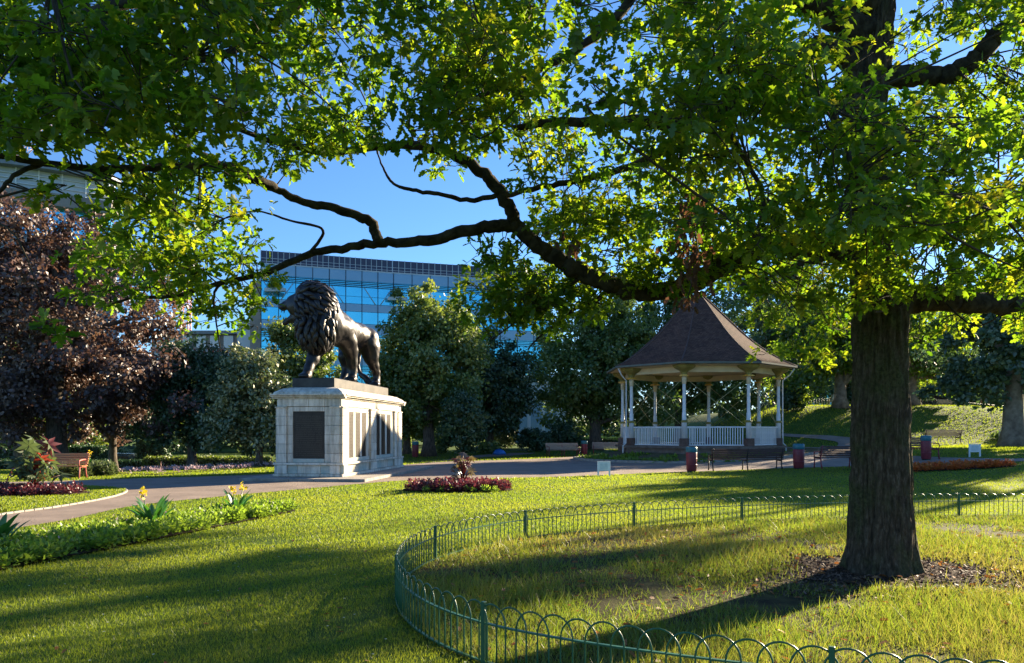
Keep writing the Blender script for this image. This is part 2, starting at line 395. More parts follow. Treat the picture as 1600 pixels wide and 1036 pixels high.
for S, A0, A1 in (('F', -PHW, PHW), ('R', 0, PL), ('L', 0, PL), ('B', -PHW, PHW)):
    long_ = S in 'RL'
    n = 7 if long_ else 3
    e = 0 if long_ else .0
    if long_:
        pil = [(0.0, .36), (.36, .52), (3.1, 3.42), (3.42, 3.78), (6.3, 6.66), (6.86, PL)]
        piers = [(0.0, .5), (3.05, 3.85), (6.25, PL)]
    else:
        pil = [(-PHW, -PHW+.33), (PHW-.33, PHW)]
        piers = [(-PHW, -PHW+.36), (PHW-.36, PHW)]
    # foot mould, base course, base moulding
    lo, hi = (A0, A1) if long_ else (A0-.13, A1+.13)
    ns = 8 if long_ else 3
    for k in range(ns):
        a, b = lo+(hi-lo)*k/ns, lo+(hi-lo)*(k+1)/ns
        fs(S, a, b, -.1, .14, Zb, .2)
        fs(S, a, b, -.1, .012, .2, .5, m='stone' if k % 2 else 'stonegreen')
        fs(S, a, b, -.1, .11, .5, .58)
    for a, b in piers: fs(S, a, b, .012, .09, .2, .497)
    # pilasters (courses)
    for q, (a, b) in enumerate(pil):
        out = .08 if (b-a) > .2 else .03
        if long_ is False: out = .08
        for k in range(6): fs(S, a, b, -.07, out, zc[k], zc[k+1]-(0 if k < 5 else .004))
        fs(S, a-.02, b+.02, -.05, out+.03, 2.445, 2.5)
    # walls between, plaques
    def wall(a, b, i=-.07, o=.0):
        for k in range(6): fs(S, a, b, i, o, zc[k], zc[k+1])
    if not long_:
        wall(-PHW+.33, -.57); wall(.55, PHW-.33)
        fs(S, -.57, .55, -.07, 0, 2.33, 2.49); fs(S, -.57, .55, -.07, .02, .58, .72, m='stonegreen')
        x0, x1, y0, y1 = face_map(S)(-.565, .545, -.05, -.012)
        pl = MB().box(x0, x1, y0, y1, .725, 2.325, bev=.01).build('plaque', M['plaque'], plinth)
        if S == 'F': letter_rows(S, -.5, .48, .8, 2.2, -.012, 22, pl, 3)
    else:
        edges = [.87, 1.32, 1.55, 2.06, 2.25, 2.74], [3.96, 4.47, 4.66, 5.18, 5.4, 5.92]
        for (g0, g1), ed in zip(((.52, 3.1), (3.78, 6.3)), edges):
            stops = [g0]+ed+[g1]
            for k in range(0, 8, 2): 
                if stops[k+1]-stops[k] > .03: fs(S, stops[k], stops[k+1], -.07, 0, .72, 2.33)
            fs(S, g0, g1, -.07, 0, 2.33, 2.49); fs(S, g0, g1, -.07, .02, .58, .72, m='stonegreen')
            for k in range(3):
                x0, x1, y0, y1 = face_map(S)(ed[2*k]+.005, ed[2*k+1]-.005, -.05, -.012)
                pl = MB().box(x0, x1, y0, y1, .725, 2.325, bev=.008).build('plaque', M['plaque'], plinth)
                if S == 'R': letter_rows(S, ed[2*k]+.03, ed[2*k+1]-.03, .76, 2.29, -.012, 30, pl, int(ed[2*k]*100))
        wall(6.66, 6.86, -.07, 0)
    # frieze, cornice, coping
    nf = 9 if long_ else 4
    off = random.uniform(-.1, .1)
    for k in range(nf):
        a, b = A0+(A1-A0)*k/nf, A0+(A1-A0)*(k+1)/nf
        fs(S, a, b, -.09, .03, 2.5, 2.76)
    lo, hi = (A0-.0, A1+.0) if long_ else (A0-.2, A1+.2)
    for k in range(ns):
        a, b = lo+(hi-lo)*k/ns, lo+(hi-lo)*(k+1)/ns
        fs(S, a, b, -.1, .08, 2.76, 2.82); fs(S, a, b, -.1, .17 if long_ else .172, 2.82, 2.87); fs(S, a, b, -.1, .23 if long_ else .232, 2.87, 2.93, j=.003)
# coping: sloped top stones
cop = [(PHW+.12, -.12, PL+.12, 2.93), (PHW+.1, -.1, PL+.1, 2.99), (PHW-.12, .12, PL-.12, 3.12), (PHW-.33, .33, PL-.33, 3.17)]
def cop_sec(y, k):
    pass
ycuts = [-.12, .62, 1.7, 2.8, 3.9, 5.0, 6.1, 6.9, PL+.12]
for k in range(len(ycuts)-1):
    b = MB(); vs = []
    for yy in (ycuts[k]+.004, ycuts[k+1]-.004):
        for (hw, y0, y1, z) in cop:
            yc = min(max(yy, y0), y1); vs += [(-hw, yc, z), (hw, yc, z)]
    bm = bmesh.new()
    for v in vs: bm.verts.new(v)
    bmesh.ops.convex_hull(bm, input=bm.verts); bm.verts.index_update()
    b.add([v.co.copy() for v in bm.verts], [[v.index for v in f.verts] for f in bm.faces]); bm.free()
    b.build('coping_stone', M['stone'], plinth)

# ================================================================== LION
LZ = 3.5; LO = PO+PD*.36+PW*.0
lion = empty('lion_statue', (LO.x, LO.y, LZ), PRZ, 'large dark bronze lion striding with head turned and jaws open on plinth', 'statue')
b = MB(); b.box(-.76, .76, 0, 6.42, -.335, 0, bev=.02)
b.build('base_slab', M['bronzeslab'], lion)
ico_bm = bmesh.new(); bmesh.ops.create_icosphere(ico_bm, subdivisions=2, radius=1)
ICV = [v.co.copy() for v in ico_bm.verts]; ico_bm.verts.index_update(); ICF = [[v.index for v in f.verts] for f in ico_bm.faces]; ico_bm.free()
PRIM = []
def ball(c, r, k=.08):
    if not hasattr(r, '__len__'): r = (r, r, r)
    PRIM.append(('e', np.array(c, float), np.array(r, float), k))
def chain(pts, k=.14):
    for (p, r), (q, s) in zip(pts, pts[1:]): PRIM.append(('c', np.array(p, float), np.array(q, float), r, s, k))
# trunk of the body
chain([((0, 6.25, 1.92), .36), ((0, 5.8, 2.0), .46), ((0, 5.1, 2.08), .45), ((0, 4.3, 2.08), .41), ((0, 3.6, 2.06), .46), ((0, 2.9, 2.02), .55), ((-.02, 2.2, 1.98), .62), ((-.05, 1.5, 1.9), .66)])
ball((0, 2.9, 1.95), (.56, 1.0, .62)); ball((0, 5.4, 2.2), (.36, .8, .3)); ball((0, 2.3, 2.3), (.45, .9, .42))
chain([((-.05, 1.6, 2.0), .7), ((-.2, 1.25, 2.35), .68), ((-.45, 1.05, 2.6), .6), ((-.8, 1.0, 2.66), .5)])
# head: skull, brow, muzzle, open jaws
ball((-.95, .97, 2.7), (.42, .38, .4)); ball((-1.12, .96, 2.86), (.22, .3, .16))
ball((-1.3, .96, 2.7), (.3, .22, .17), .06); ball((-1.48, .96, 2.64), (.2, .19, .12), .04); ball((-1.63, .96, 2.72), (.07, .12, .06), .03)
for s in (-1, 1):
    ball((-1.54, .96+s*.1, 2.6), (.12, .1, .1), .03); ball((-1.17, .96+s*.19, 2.8), (.1, .08, .07)); ball((-1.05, .96+s*.25, 2.58), (.2, .12, .18))
    ball((-.72, .97+s*.42, 3.05), (.1, .14, .16))
chain([((-.9, .96, 2.36), .22), ((-1.15, .96, 2.2), .15), ((-1.42, .96, 2.12), .095)], .04)
ball((-1.44, .96, 2.06), (.11, .11, .11), .04); ball((-.98, .96, 2.2), (.22, .26, .2), .05)
# legs
chain([((-.38, 1.35, 1.6), .42), ((-.36, 1.2, 1.15), .28), ((-.4, .95, .74), .205), ((-.45, .72, .36), .15), ((-.47, .58, .17), .15)])
chain([((.34, 1.9, 1.9), .46), ((.42, 2.35, 1.5), .35), ((.45, 2.7, 1.2), .26), ((.46, 2.88, .8), .195), ((.46, 2.97, .4), .148), ((.46, 2.87, .17), .15)])
chain([((-.28, 5.4, 1.9), .42), ((-.36, 5.0, 1.5), .35), ((-.4, 4.7, 1.15), .25), ((-.41, 4.85, .78), .165), ((-.41, 4.75, .45), .13), ((-.42, 4.45, .17), .145)])
chain([((.26, 5.65, 1.95), .47), ((.33, 5.75, 1.55), .4), ((.38, 5.75, 1.2), .29), ((.41, 6.1, .88), .19), ((.42, 6.45, .62), .14), ((.42, 6.5, .36), .125), ((.42, 6.35, .17), .145)])
for (x, y) in ((-.48, .42), (.46, 2.7), (-.42, 4.28), (.42, 6.18)):
    for k in range(4):
        o = (k-1.5)*.1; ball((x+o, y-.03-.05*(1-abs(k-1.5)/1.5), .1), (.065, .15, .1))
    ball((x, y+.14, .12), (.2, .22, .13))
# tail
chain([((0, 6.45, 2.05), .15), ((-.16, 6.68, 1.95), .12), ((-.36, 6.72, 1.6), .095), ((-.44, 6.66, 1.15), .08), ((-.4, 6.55, .75), .075), ((-.22, 6.45, .52), .08), ((-.05, 6.4, .42), .1), ((.06, 6.36, .26), .11), ((.08, 6.34, .12), .06)])
# muscle forms over shoulder and thigh
ball((.42, 1.95, 2.05), (.26, .4, .45)); ball((.4, 5.6, 1.75), (.26, .42, .48)); ball((.1, 4.9, 1.6), (.1, .25, .12))
for k in range(5): ball((.45-.015*k, 2.75+.26*k, 2.05), (.09, .06, .36))
def sdf_mesh(name, prims, lo, hi, h):
    "skin of the smooth union of the body forms (surface nets)"
    lo = np.array(lo); n = np.ceil((np.array(hi)-lo)/h).astype(int)+1
    ax = [lo[i]+h*np.arange(n[i]) for i in range(3)]
    D = np.full(n, 5.0, np.float32)
    for pr in prims:
        if pr[0] == 'e': mn, mx_ = pr[1]-pr[2]-.5, pr[1]+pr[2]+.5
        else: mn, mx_ = np.minimum(pr[1]-pr[3], pr[2]-pr[4])-.5, np.maximum(pr[1]+pr[3], pr[2]+pr[4])+.5
        i0 = np.clip(((mn-lo)/h).astype(int), 0, n); i1 = np.clip(((mx_-lo)/h).astype(int)+1, 0, n)
        if (i1 <= i0).any(): continue
        sl_ = tuple(slice(a_, b_) for a_, b_ in zip(i0, i1))
        X, Y, Z = np.meshgrid(ax[0][sl_[0]], ax[1][sl_[1]], ax[2][sl_[2]], indexing='ij')
        Q = np.stack([X, Y, Z], -1)
        if pr[0] == 'e':
            v = Q-pr[1]; k0 = np.linalg.norm(v/pr[2], axis=-1); k1 = np.linalg.norm(v/pr[2]**2, axis=-1)
            d = k0*(k0-1)/np.maximum(k1, 1e-6); k = pr[3]
        else:
            ba = pr[2]-pr[1]; t = np.clip(((Q-pr[1]) @ ba)/max(ba @ ba, 1e-9), 0, 1)
            d = np.linalg.norm(Q-pr[1]-t[..., None]*ba, axis=-1)-(pr[3]+(pr[4]-pr[3])*t); k = pr[5]
        e = D[sl_]; hh = np.maximum(k-np.abs(e-d), 0)/k
        D[sl_] = np.minimum(e, d)-hh*hh*k*.25
    S = D < 0; m = n-1
    cor = [(a_, b_, c_) for a_ in (0, 1) for b_ in (0, 1) for c_ in (0, 1)]
    def sub(A_, c_): return A_[c_[0]:c_[0]+m[0], c_[1]:c_[1]+m[1], c_[2]:c_[2]+m[2]]
    cnt = sum(sub(S, c_).astype(int) for c_ in cor); act = (cnt > 0) & (cnt < 8)
    acc = np.zeros((*m, 3)); num = np.zeros(m)
    for c_ in cor:
        for ax_ in range(3):
            if c_[ax_] == 0:
                c2_ = list(c_); c2_[ax_] = 1
                d0, d1 = sub(D, c_), sub(D, c2_); cr_ = (d0 < 0) != (d1 < 0)
                t = np.where(cr_, d0/np.where(cr_, d0-d1, 1), 0)
                for j in range(3): acc[..., j] += np.where(cr_, c_[j]+(t if j == ax_ else 0), 0)
                num += cr_
    idx = np.full(m, -1); ids = np.argwhere(act); idx[act] = np.arange(len(ids))
    V = lo+h*(ids+acc[act]/num[act][:, None]); F_ = []
    for ax_ in range(3):
        u_, v_ = (ax_+1) % 3, (ax_+2) % 3
        s0 = [slice(1, m[i]) for i in range(3)]; s0[ax_] = slice(0, m[ax_])
        s1 = list(s0); s1[ax_] = slice(1, m[ax_]+1)
        e0, e1 = S[tuple(s0)], S[tuple(s1)]; w_ = np.argwhere(e0 != e1)
        if not len(w_): continue
        base = w_+np.array([1 if i != ax_ else 0 for i in range(3)]); fl = e0[tuple(w_.T)]
        def cell(du, dv):
            q = base.copy(); q[:, u_] -= du; q[:, v_] -= dv; return idx[tuple(q.T)]
        qd = np.stack([cell(1, 1), cell(0, 1), cell(0, 0), cell(1, 0)], 1)
        qd[~fl] = qd[~fl][:, ::-1]; F_.append(qd)
    F_ = np.concatenate(F_); F_ = F_[(F_ >= 0).all(1)]
    # light relaxation
    for _ in range(2):
        sm = np.zeros_like(V); ct = np.zeros(len(V))
        for a_, b_ in ((0, 1), (1, 2), (2, 3), (3, 0)):
            np.add.at(sm, F_[:, a_], V[F_[:, b_]]); np.add.at(ct, F_[:, a_], 1); np.add.at(sm, F_[:, b_], V[F_[:, a_]]); np.add.at(ct, F_[:, b_], 1)
        V = .5*V+.5*sm/np.maximum(ct, 1)[:, None]
    return npmesh(name, V, F_.ravel(), np.arange(len(F_))*4, np.full(len(F_), 4), M['bronze'], smooth=True)
for i_, pr in enumerate(PRIM):                      # set the stride length to the slab
    pr = list(pr)
    for j_ in ((1,) if pr[0] == 'e' else (1, 2)):
        if pr[j_][1] > 1.2: pr[j_] = np.array([pr[j_][0], 1.2+(pr[j_][1]-1.2)*.885, pr[j_][2]])
    PRIM[i_] = tuple(pr)
me = sdf_mesh('lion_body', PRIM, (-1.75, -.1, -.03), (1.3, 7.0, 3.4), .047)
nv = len(me.vertices); co_ = np.empty(nv*3, np.float32); me.vertices.foreach_get('co', co_); co_ = co_.reshape(-1, 3)
no_ = np.empty(nv*3, np.float32); me.vertex_normals.foreach_get('vector', no_); no_ = no_.reshape(-1, 3)
dn = np.array([mnoise.noise(Vector(c)*3.2)*.02+mnoise.noise(Vector(c)*7)*.008 for c in co_])
me.vertices.foreach_set('co', (co_+no_*dn[:, None]).astype(np.float32).ravel()); me.update()
link('body', me, lion)
# eyes and fangs
eb = MB()
for s in (-1, 1):
    eb.lathe([(.01, -.05), (.045, -.02), (.05, 0), (.045, .02), (.01, .05)], 8, (-1.235, .96+s*.2, 2.78))
eb.build('eyes', M['plaque'], lion)
tb = MB()
for s in (-1, 1):
    tb.lathe([(.03, 0), (.022, -.06), (.004, -.13)], 6, (-1.52, .96+s*.1, 2.54)); tb.lathe([(.026, 0), (.02, .05), (.004, .1)], 6, (-1.46, .96+s*.07, 2.17))
tb.build('fangs', M['bronzeslab'], lion)
# mane: overlapping carved locks flowing back from the face and down the chest
ml = MB(); rl = random.Random(11)
def lock(p, d, n, L, W_, T, curl):
    d = (d-n*d.dot(n)).normalized(); s = d.cross(n).normalized(); K = 7
    bend = rl.uniform(-.5, .5); vs = []
    for k in range(K):
        t = k/(K-1)
        wv = W_*(.55+.75*math.sin(math.pi*min(t*1.15, 1))**.8)*(1-t**3)+.004
        th = T*(.75+.6*math.sin(math.pi*t))*(1-t**4)+.003
        c = p+d*(L*t)+s*(bend*W_*1.6*t*t)+n*(-.02+curl*L*(t*t*.8-t*.15))
        for j in range(6):
            a = 2*math.pi*j/6
            rr = 1.0 if j % 3 else 1.0
            vs.append(c+s*(math.cos(a)*wv*.5)+n*(math.sin(a)*th))
    fs_ = []
    for k in range(K-1):
        for j in range(6): fs_.append((k*6+j, k*6+(j+1) % 6, (k+1)*6+(j+1) % 6, (k+1)*6+j))
    ml.add(vs, fs_, True)
E1 = (Vector((-.46, 1.08, 2.62)), Vector((.8, .76, .84))); fax = Vector((-1, -.06, -.05)).normalized()
def ell(E, n): return E[0]+Vector((n.x*E[1].x, n.y*E[1].y, n.z*E[1].z))
def elln(E, n): return Vector((n.x/E[1].x, n.y/E[1].y, n.z/E[1].z)).normalized()
# rings round the face, from the face backwards
perp1 = Vector((0, 0, 1)); perp2 = fax.cross(perp1).normalized()
for ring, ang in enumerate((58, 70, 83, 97, 112, 128, 146)):
    a = R(ang); m = int(23*math.sin(a))+3
    for k in range(m):
        th = 2*math.pi*(k+(ring % 2)*.5)/m+rl.uniform(-.06, .06)
        n = (fax*math.cos(a)+(perp1*math.cos(th)+perp2*math.sin(th))*math.sin(a)).normalized()
        p = ell(E1, n); N = elln(E1, n)
        flow = -fax*1.0+Vector((0, 0, -.75 if n.z < .5 else -.15))+Vector((rl.uniform(-.25, .25),)*3)*.5
        lock(p, flow, N, rl.uniform(.36, .5), rl.uniform(.18, .25), rl.uniform(.07, .1), rl.uniform(.12, .32))
for (c, r, zs, m) in (((-.26, 1.0, 1.85), (.64, .7, .85), np.linspace(.75, -.85, 9), 14), ((-.16, 1.2, 2.2), (.58, .72, .8), np.linspace(.7, -.6, 7), 13)):
    E = (Vector(c), Vector(r))
    for ri, zz in enumerate(zs):
        rr = math.sqrt(max(0, 1-zz*zz)); mm = max(6, int(m*rr))
        for k in range(mm):
            th = 2*math.pi*(k+(ri % 2)*.5)/mm+rl.uniform(-.1, .1)
            n = Vector((math.cos(th)*rr, math.sin(th)*rr, zz))
            if n.y > .8: continue
            lock(ell(E, n), Vector((rl.uniform(-.25, .25), rl.uniform(-.2, .2)+.25*(c[1] > 1.2), -1)), elln(E, n), rl.uniform(.4, .56), rl.uniform(.17, .24), rl.uniform(.07, .1), rl.uniform(.08, .28))
# core volumes under the locks keep the mane solid
for (c, r) in ((E1[0], E1[1]*.98), (Vector((-.26, 1.0, 1.85)), Vector((.62, .68, .83))), (Vector((-.16, 1.2, 2.2)), Vector((.56, .7, .78)))):
    vs = [c+Vector((v.x*r[0], v.y*r[1], v.z*r[2])) for v in ICV if True]
    if c is E1[0]: vs = [p if (p-c).dot(fax) < .5 else p-fax*((p-c).dot(fax)-.5) for p in vs]
    ml.add(vs, ICF, True)
ml.build('mane', M['bronze'], lion)
# ================================================================== BANDSTAND
M['bluewhite'] = mat('white_gloss_paint', (.6, .62, .62), (.74, .75, .74), .45, scale=5, bump=.08, bscale=25)
M['cream'] = mat('cream_paint', (.62, .5, .3), (.72, .6, .38), .55, scale=2)
M['mustard'] = mat('mustard_green_paint', (.2, .17, .04), (.3, .25, .065), .5, scale=3)
M['gold'] = mat('gold_paint', (.6, .34, .05), (.7, .42, .08), .4, scale=4)
M['brownpaint'] = mat('brown_paint', (.075, .04, .028), (.13, .075, .055), .55, scale=5)
M['gutter'] = mat('grey_green_gutter', (.09, .1, .08), (.14, .15, .12), .5, scale=3)
M['bsbase'] = mat('bandstand_base', (.1, .075, .06), (.2, .155, .125), .85, scale=2.5, bump=.3)
M['rod'] = mat('tie_rod_paint', (.42, .36, .16), None, .45)
def tilemat():
    m, t, o = newmat('clay_roof_tiles'); b = t.nodes.new('ShaderNodeBsdfPrincipled'); b.inputs['Roughness'].default_value = .85
    b.inputs['Specular IOR Level'].default_value = .15
    uv = t.nodes.new('ShaderNodeUVMap'); uv.uv_map = 'UVMap'
    br = t.nodes.new('ShaderNodeTexBrick'); br.inputs['Scale'].default_value = 1
    br.inputs['Brick Width'].default_value = .17; br.inputs['Row Height'].default_value = .115
    br.inputs['Mortar Size'].default_value = .006; br.inputs['Color1'].default_value = (.085, .05, .042, 1)
    br.inputs['Color2'].default_value = (.15, .09, .072, 1); br.inputs['Mortar'].default_value = (.02, .014, .012, 1)
    t.links.new(uv.outputs[0], br.inputs['Vector'])
    mx = N_(t, 'ShaderNodeMix', data_type='RGBA', blend_type='MULTIPLY'); mx.inputs[0].default_value = .8
    t.links.new(br.outputs['Color'], mx.inputs[6])
    t.links.new(ramp(t, noise_fac(t, 1.1), [(.3, (.62, .6, .6)), (.7, (1.25, 1.1, 1))]), mx.inputs[7])
    t.links.new(mx.outputs[2], b.inputs['Base Color']); t.links.new(b.outputs[0], o.inputs[0]); return m
M['tiles'] = tilemat(); M['ridge'] = mat('ridge_tile', (.085, .05, .042), (.13, .08, .066), .85, scale=4)
BC = Vector((10.8, 44.7, 0)); BC.z = 0; BR = 4.45
OA = [R(-90-22.5+45*k) for k in range(8)]
def oct_pt(r, k, z=0): return Vector((r*math.cos(OA[k % 8]), r*math.sin(OA[k % 8]), z))
band = empty('bandstand', (BC.x, BC.y, 0), 0, 'octagonal bandstand with flared brown tiled roof and white slatted railings', 'bandstand')
def oct_ring(prof):
    "closed octagonal band from an (r,z) profile"
    b = MB(); n = len(prof); vs = [oct_pt(r/math.cos(R(22.5))*math.cos(R(22.5)), k, z) for k in range(8) for (r, z) in prof]
    f = []
    for k in range(8):
        for i in range(n): f.append((k*n+i, k*n+(i+1) % n, ((k+1) % 8)*n+(i+1) % n, ((k+1) % 8)*n+i))
    return b.add(vs, [x[::-1] for x in f])
FZ = .86
b = MB().add([oct_pt(4.75, k, -.3) for k in range(8)]+[oct_pt(4.75, k, FZ-.12) for k in range(8)],
             [tuple(range(8, 16))]+[(k, (k+1) % 8, 8+(k+1) % 8, 8+k) for k in range(8)]); b.build('base', M['bsbase'], band)
b = MB().add([oct_pt(4.92, k, FZ-.118) for k in range(8)]+[oct_pt(4.92, k, FZ) for k in range(8)],
             [tuple(range(8, 16)), tuple(range(8))[::-1]]+[(k, (k+1) % 8, 8+(k+1) % 8, 8+k) for k in range(8)]); b.build('floor_slab', M['bsbase'], band)
pm = MB().lathe([(.135, .42), (.135, 1.25), (.155, 1.28), (.155, 1.33), (.112, 1.37), (.112, 1.75), (.092, 1.8), (.086, 3.3), (.1, 3.45), (.1, 3.5)], 16).mesh('post', M['bluewhite'])
cap = MB().lathe([(.1, 3.3), (.115, 3.32), (.115, 3.5), (.125, 3.52), (.125, 3.7)], 16).mesh('capital', M['cream'])
ab = MB().box(-.22, .22, -.22, .22, 3.7, 3.745).box(-.17, .17, -.17, .17, 3.745, 3.79).mesh('abacus', M['gold'])
ft = MB().box(-.23, .23, -.23, .23, .002, .42, bev=.02).mesh('foot_block', M['brownpaint'])
co = MB().lathe([(.175, 1.26), (.19, 1.28), (.19, 1.35), (.14, 1.39)], 16).mesh('collar', M['mustard'])
br_ = MB().lathe([(.15, 3.79), (.17, 3.9), (.27, 4.0), (.44, 4.08), (.57, 4.17), (.63, 4.3)], 8, a0=R(22.5), smooth=False).mesh('bracket', M['mustard'])
for k in range(8):
    p = oct_pt(BR, k, FZ); o = link('post', pm, band, p, OA[k])
    for nme, me_ in (('foot_block', ft), ('collar', co), ('capital', cap), ('abacus', ab), ('bracket', br_)): link(nme, me_, o)
sl = MB().box(-.024, .024, -.012, .012, .09, .98).mesh('slat', M['bluewhite'])
for k in range(8):
    if k == 4: pass
    p = oct_pt(BR, k, FZ); q = oct_pt(BR, k+1, FZ); d = q-p; L = d.length; a = math.atan2(d.y, d.x)
    if k == 3: continue            # the open side with the steps
    b = MB().box(.15, L-.15, -.035, .035, .98, 1.05, bev=.008).box(.24, L-.24, -.03, .03, .03, .09, bev=.006)
    rl_ = b.build('railing', M['bluewhite'], band, p, a)
    n = 22
    for j in range(n): link('slat', sl, rl_, (.24+(L-.48)*(j+.5)/n, 0, 0))
    # crossed tie rods in every bay
for k in range(8):
    p = oct_pt(BR-.02, k, FZ); q = oct_pt(BR-.02, (k+1) % 8, FZ)
    u1 = p.lerp(q, .04); u2 = q.lerp(p, .04)
    for (a_, b_) in ((u1, u2), (u2, u1)):
        MB().tube([a_+Vector((0, 0, 3.55)), b_+Vector((0, 0, 1.1))], .014, 6).build('tie_rod', M['rod'], band)
oct_ring([(BR-.12, 4.8), (BR-.12, 5.12), (BR-.34, 5.12), (BR-.34, 4.8)]).build('ring_beam', M['cream'], band)
b = MB().add([oct_pt(5.28, k, 5.19) for k in range(8)]+[Vector((0, 0, 5.6))]+[oct_pt(BR-.1, k, 5.13) for k in range(8)],
             [(k, (k+1) % 8, 9+(k+1) % 8, 9+k) for k in range(8)]+[(9+k, 9+(k+1) % 8, 8) for k in range(8)]); b.build('ceiling', M['cream'], band)
oct_ring([(5.3, 5.16), (5.46, 5.18), (5.46, 5.27), (5.3, 5.27)]).build('gutter', M['gutter'], band)
prof = crom([(5.42, 0, 5.24), (4.7, 0, 5.58), (3.75, 0, 6.2), (2.75, 0, 7.02), (1.65, 0, 8.12), (.75, 0, 9.05), (.09, 0, 9.72)], 7)
prof = [(p.x, p.z) for p in prof]
for k in range(8):
    me_ = bpy.data.meshes.new('roof_slope'); vs = []; f = []; uvs = []; s = 0
    rows = []
    d = [0]
    for (a_, b_) in zip(prof, prof[1:]): d.append(d[-1]+math.hypot(b_[0]-a_[0], b_[1]-a_[1]))
    nr = int(d[-1]/.115); 
    for i in range(nr):
        for t in (i*.115, (i+1)*.115+.015):
            t = min(t, d[-1]-1e-6); j = np.searchsorted(d, t)-1; j = max(0, j); fr = (t-d[j])/(d[j+1]-d[j])
            r = prof[j][0]+(prof[j+1][0]-prof[j][0])*fr; z = prof[j][1]+(prof[j+1][1]-prof[j][1])*fr
            lift = .028 if t == i*.115 else 0.0
            wv = r*math.tan(R(22.5))
            rows.append((r, z+lift, wv, t))
    for i in range(nr):
        (r0, z0, w0, t0), (r1, z1, w1, t1) = rows[2*i], rows[2*i+1]
        n0 = len(vs)
        def pt(r, z, e):
            am = .5*(OA[k]+OA[k]+R(45)); ca, sa = math.cos(am), math.sin(am); hh = r*math.cos(R(22.5)); ww = e*r*math.sin(R(22.5))
            return (ca*hh-sa*ww, sa*hh+ca*ww, z)
        vs += [pt(r0, z0, -1), pt(r0, z0, 1), pt(r1, z1, 1), pt(r1, z1, -1), pt(r0, z0-.03, -1), pt(r0, z0-.03, 1)]
        f += [(n0, n0+1, n0+2, n0+3), (n0+4, n0+5, n0+1, n0)]
        hw = r0*math.sin(R(22.5)); hw1 = r1*math.sin(R(22.5))
        uvs += [(-hw, t0), (hw, t0), (hw1, t1), (-hw1, t1), (-hw, t0-.02), (hw, t0-.02), (hw, t0), (-hw, t0)]
    me_.from_pydata(vs, [], f); ul = me_.uv_layers.new(name='UVMap')
    ul.data.foreach_set('uv', np.array(uvs, np.float32).ravel()+10); me_.materials.append(M['tiles']); me_.update()
    o = link('roof_slope', me_, band)
    MB().tube([oct_pt(r+.01, k, z+.03) for r, z in prof[::3]], .035, 6).build('hip_ridge', M['ridge'], band)
MB().lathe([(.14, 9.66), (.16, 9.72), (.08, 9.8), (.1, 9.9), (.04, 10.0), (.01, 10.25)], 10).build('finial', M['gutter'], band)
for k, dx in ((7, -.28), (2, .28)):
    p = oct_pt(BR, k); q = p+Vector((dx, .1, 0)); e = oct_pt(5.3, k, 5.15)
    MB().tube([e, e.lerp(q+Vector((0, 0, 4.55)), .4)+Vector((0, 0, -.12)), q+Vector((0, 0, 4.5)), q+Vector((0, 0, 1.0)), q+Vector((dx*.6, 0, .85)), q+Vector((dx*.7, 0, .1))], .04, 8).build('drainpipe', M['bluewhite'], band)
# steps on the far open side
for k in range(3):
    a = .5*(OA[3]+OA[4]); rr = 4.92*math.cos(R(22.5))+.15+.3*k
    MB().box(-.15, .15, -1.1, 1.1, -.1, FZ-.25*(k+1)).build('step', M['bsbase'], band, (rr*math.cos(a), rr*math.sin(a), 0), a)
# bed round the bandstand with a kerb
M['bed'] = mat('weedy_soil', (.07, .075, .025), (.15, .115, .075), .95, scale=1.2, bump=.7, bscale=30, spec=.1)
NB = 56
def kerb_r(a):
    return 7.3-.75*max(0, math.sin(a-R(0)))*0 if False else (6.15+1.0*abs(math.cos(a))**2)
bedv = []; 
for i in range(NB):
    a = 2*math.pi*i/NB; r = kerb_r(a); bedv.append((r*math.cos(a), r*math.sin(a)))
vs = [(x, y, tz(BC.x+x, BC.y+y)+.1) for x, y in bedv]+[(x*4.5/math.hypot(x, y), y*4.5/math.hypot(x, y), .5) for x, y in bedv]
bd = MB().add(vs, [(i, (i+1) % NB, NB+(i+1) % NB, NB+i) for i in range(NB)], True).build('bandstand_bed', M['bed'], None, (BC.x, BC.y, 0)); tag(bd, kind='structure')
kr = empty('bandstand_kerb', (BC.x, BC.y, 0), 0, 'curved grey stone kerb around the bandstand bed', 'kerb')
for i in range(NB):
    p = Vector(bedv[i]); q = Vector(bedv[(i+1) % NB]); d = q-p
    MB().box(.005, d.length-.005, -.09, .09, -.15, .14, bev=.015).build('kerb_stone', M['kerb'], kr, (p.x, p.y, tz(BC.x+p.x, BC.y+p.y)), math.atan2(d.y, d.x))

# ================================================================== HOOP FENCE
FH = .45
fpts = [(4.6, 4.05), (3.3, 3.95), (1.87, 4.25), (-.2, 5.42), (-1.1, 7.34), (-1.01, 9.65), (.1, 11.6), (2.0, 13.0), (4.3, 14.0), (6.6, 14.6), (8.9, 14.9), (11.2, 14.6), (13.4, 13.6)]
fc = crom([(x, y, 0) for x, y in fpts], 24)
fd = [0]
for a_, b_ in zip(fc, fc[1:]): fd.append(fd[-1]+(b_-a_).length)
def fat(s):
    s = min(max(s, 0), fd[-1]-1e-4); i = max(0, np.searchsorted(fd, s)-1); t = (s-fd[i])/max(fd[i+1]-fd[i], 1e-9)
    p = fc[i].lerp(fc[i+1], t); d = (fc[i+1]-fc[i]).normalized(); return p, math.atan2(d.y, d.x)
fence = empty('hoop_fence', (fpts[3][0], fpts[3][1], 0), 0, 'low green hoop topped metal fence curving around the oak', 'fence')
def child_at(name, me_, parent, p, rz=0):
    return link(name, me_, parent, Vector(p)-Vector(parent.location), rz)
pmesh = MB().box(-.017, .017, -.017, .017, -.1, FH, bev=.004).mesh('fence_post', M['fence'])
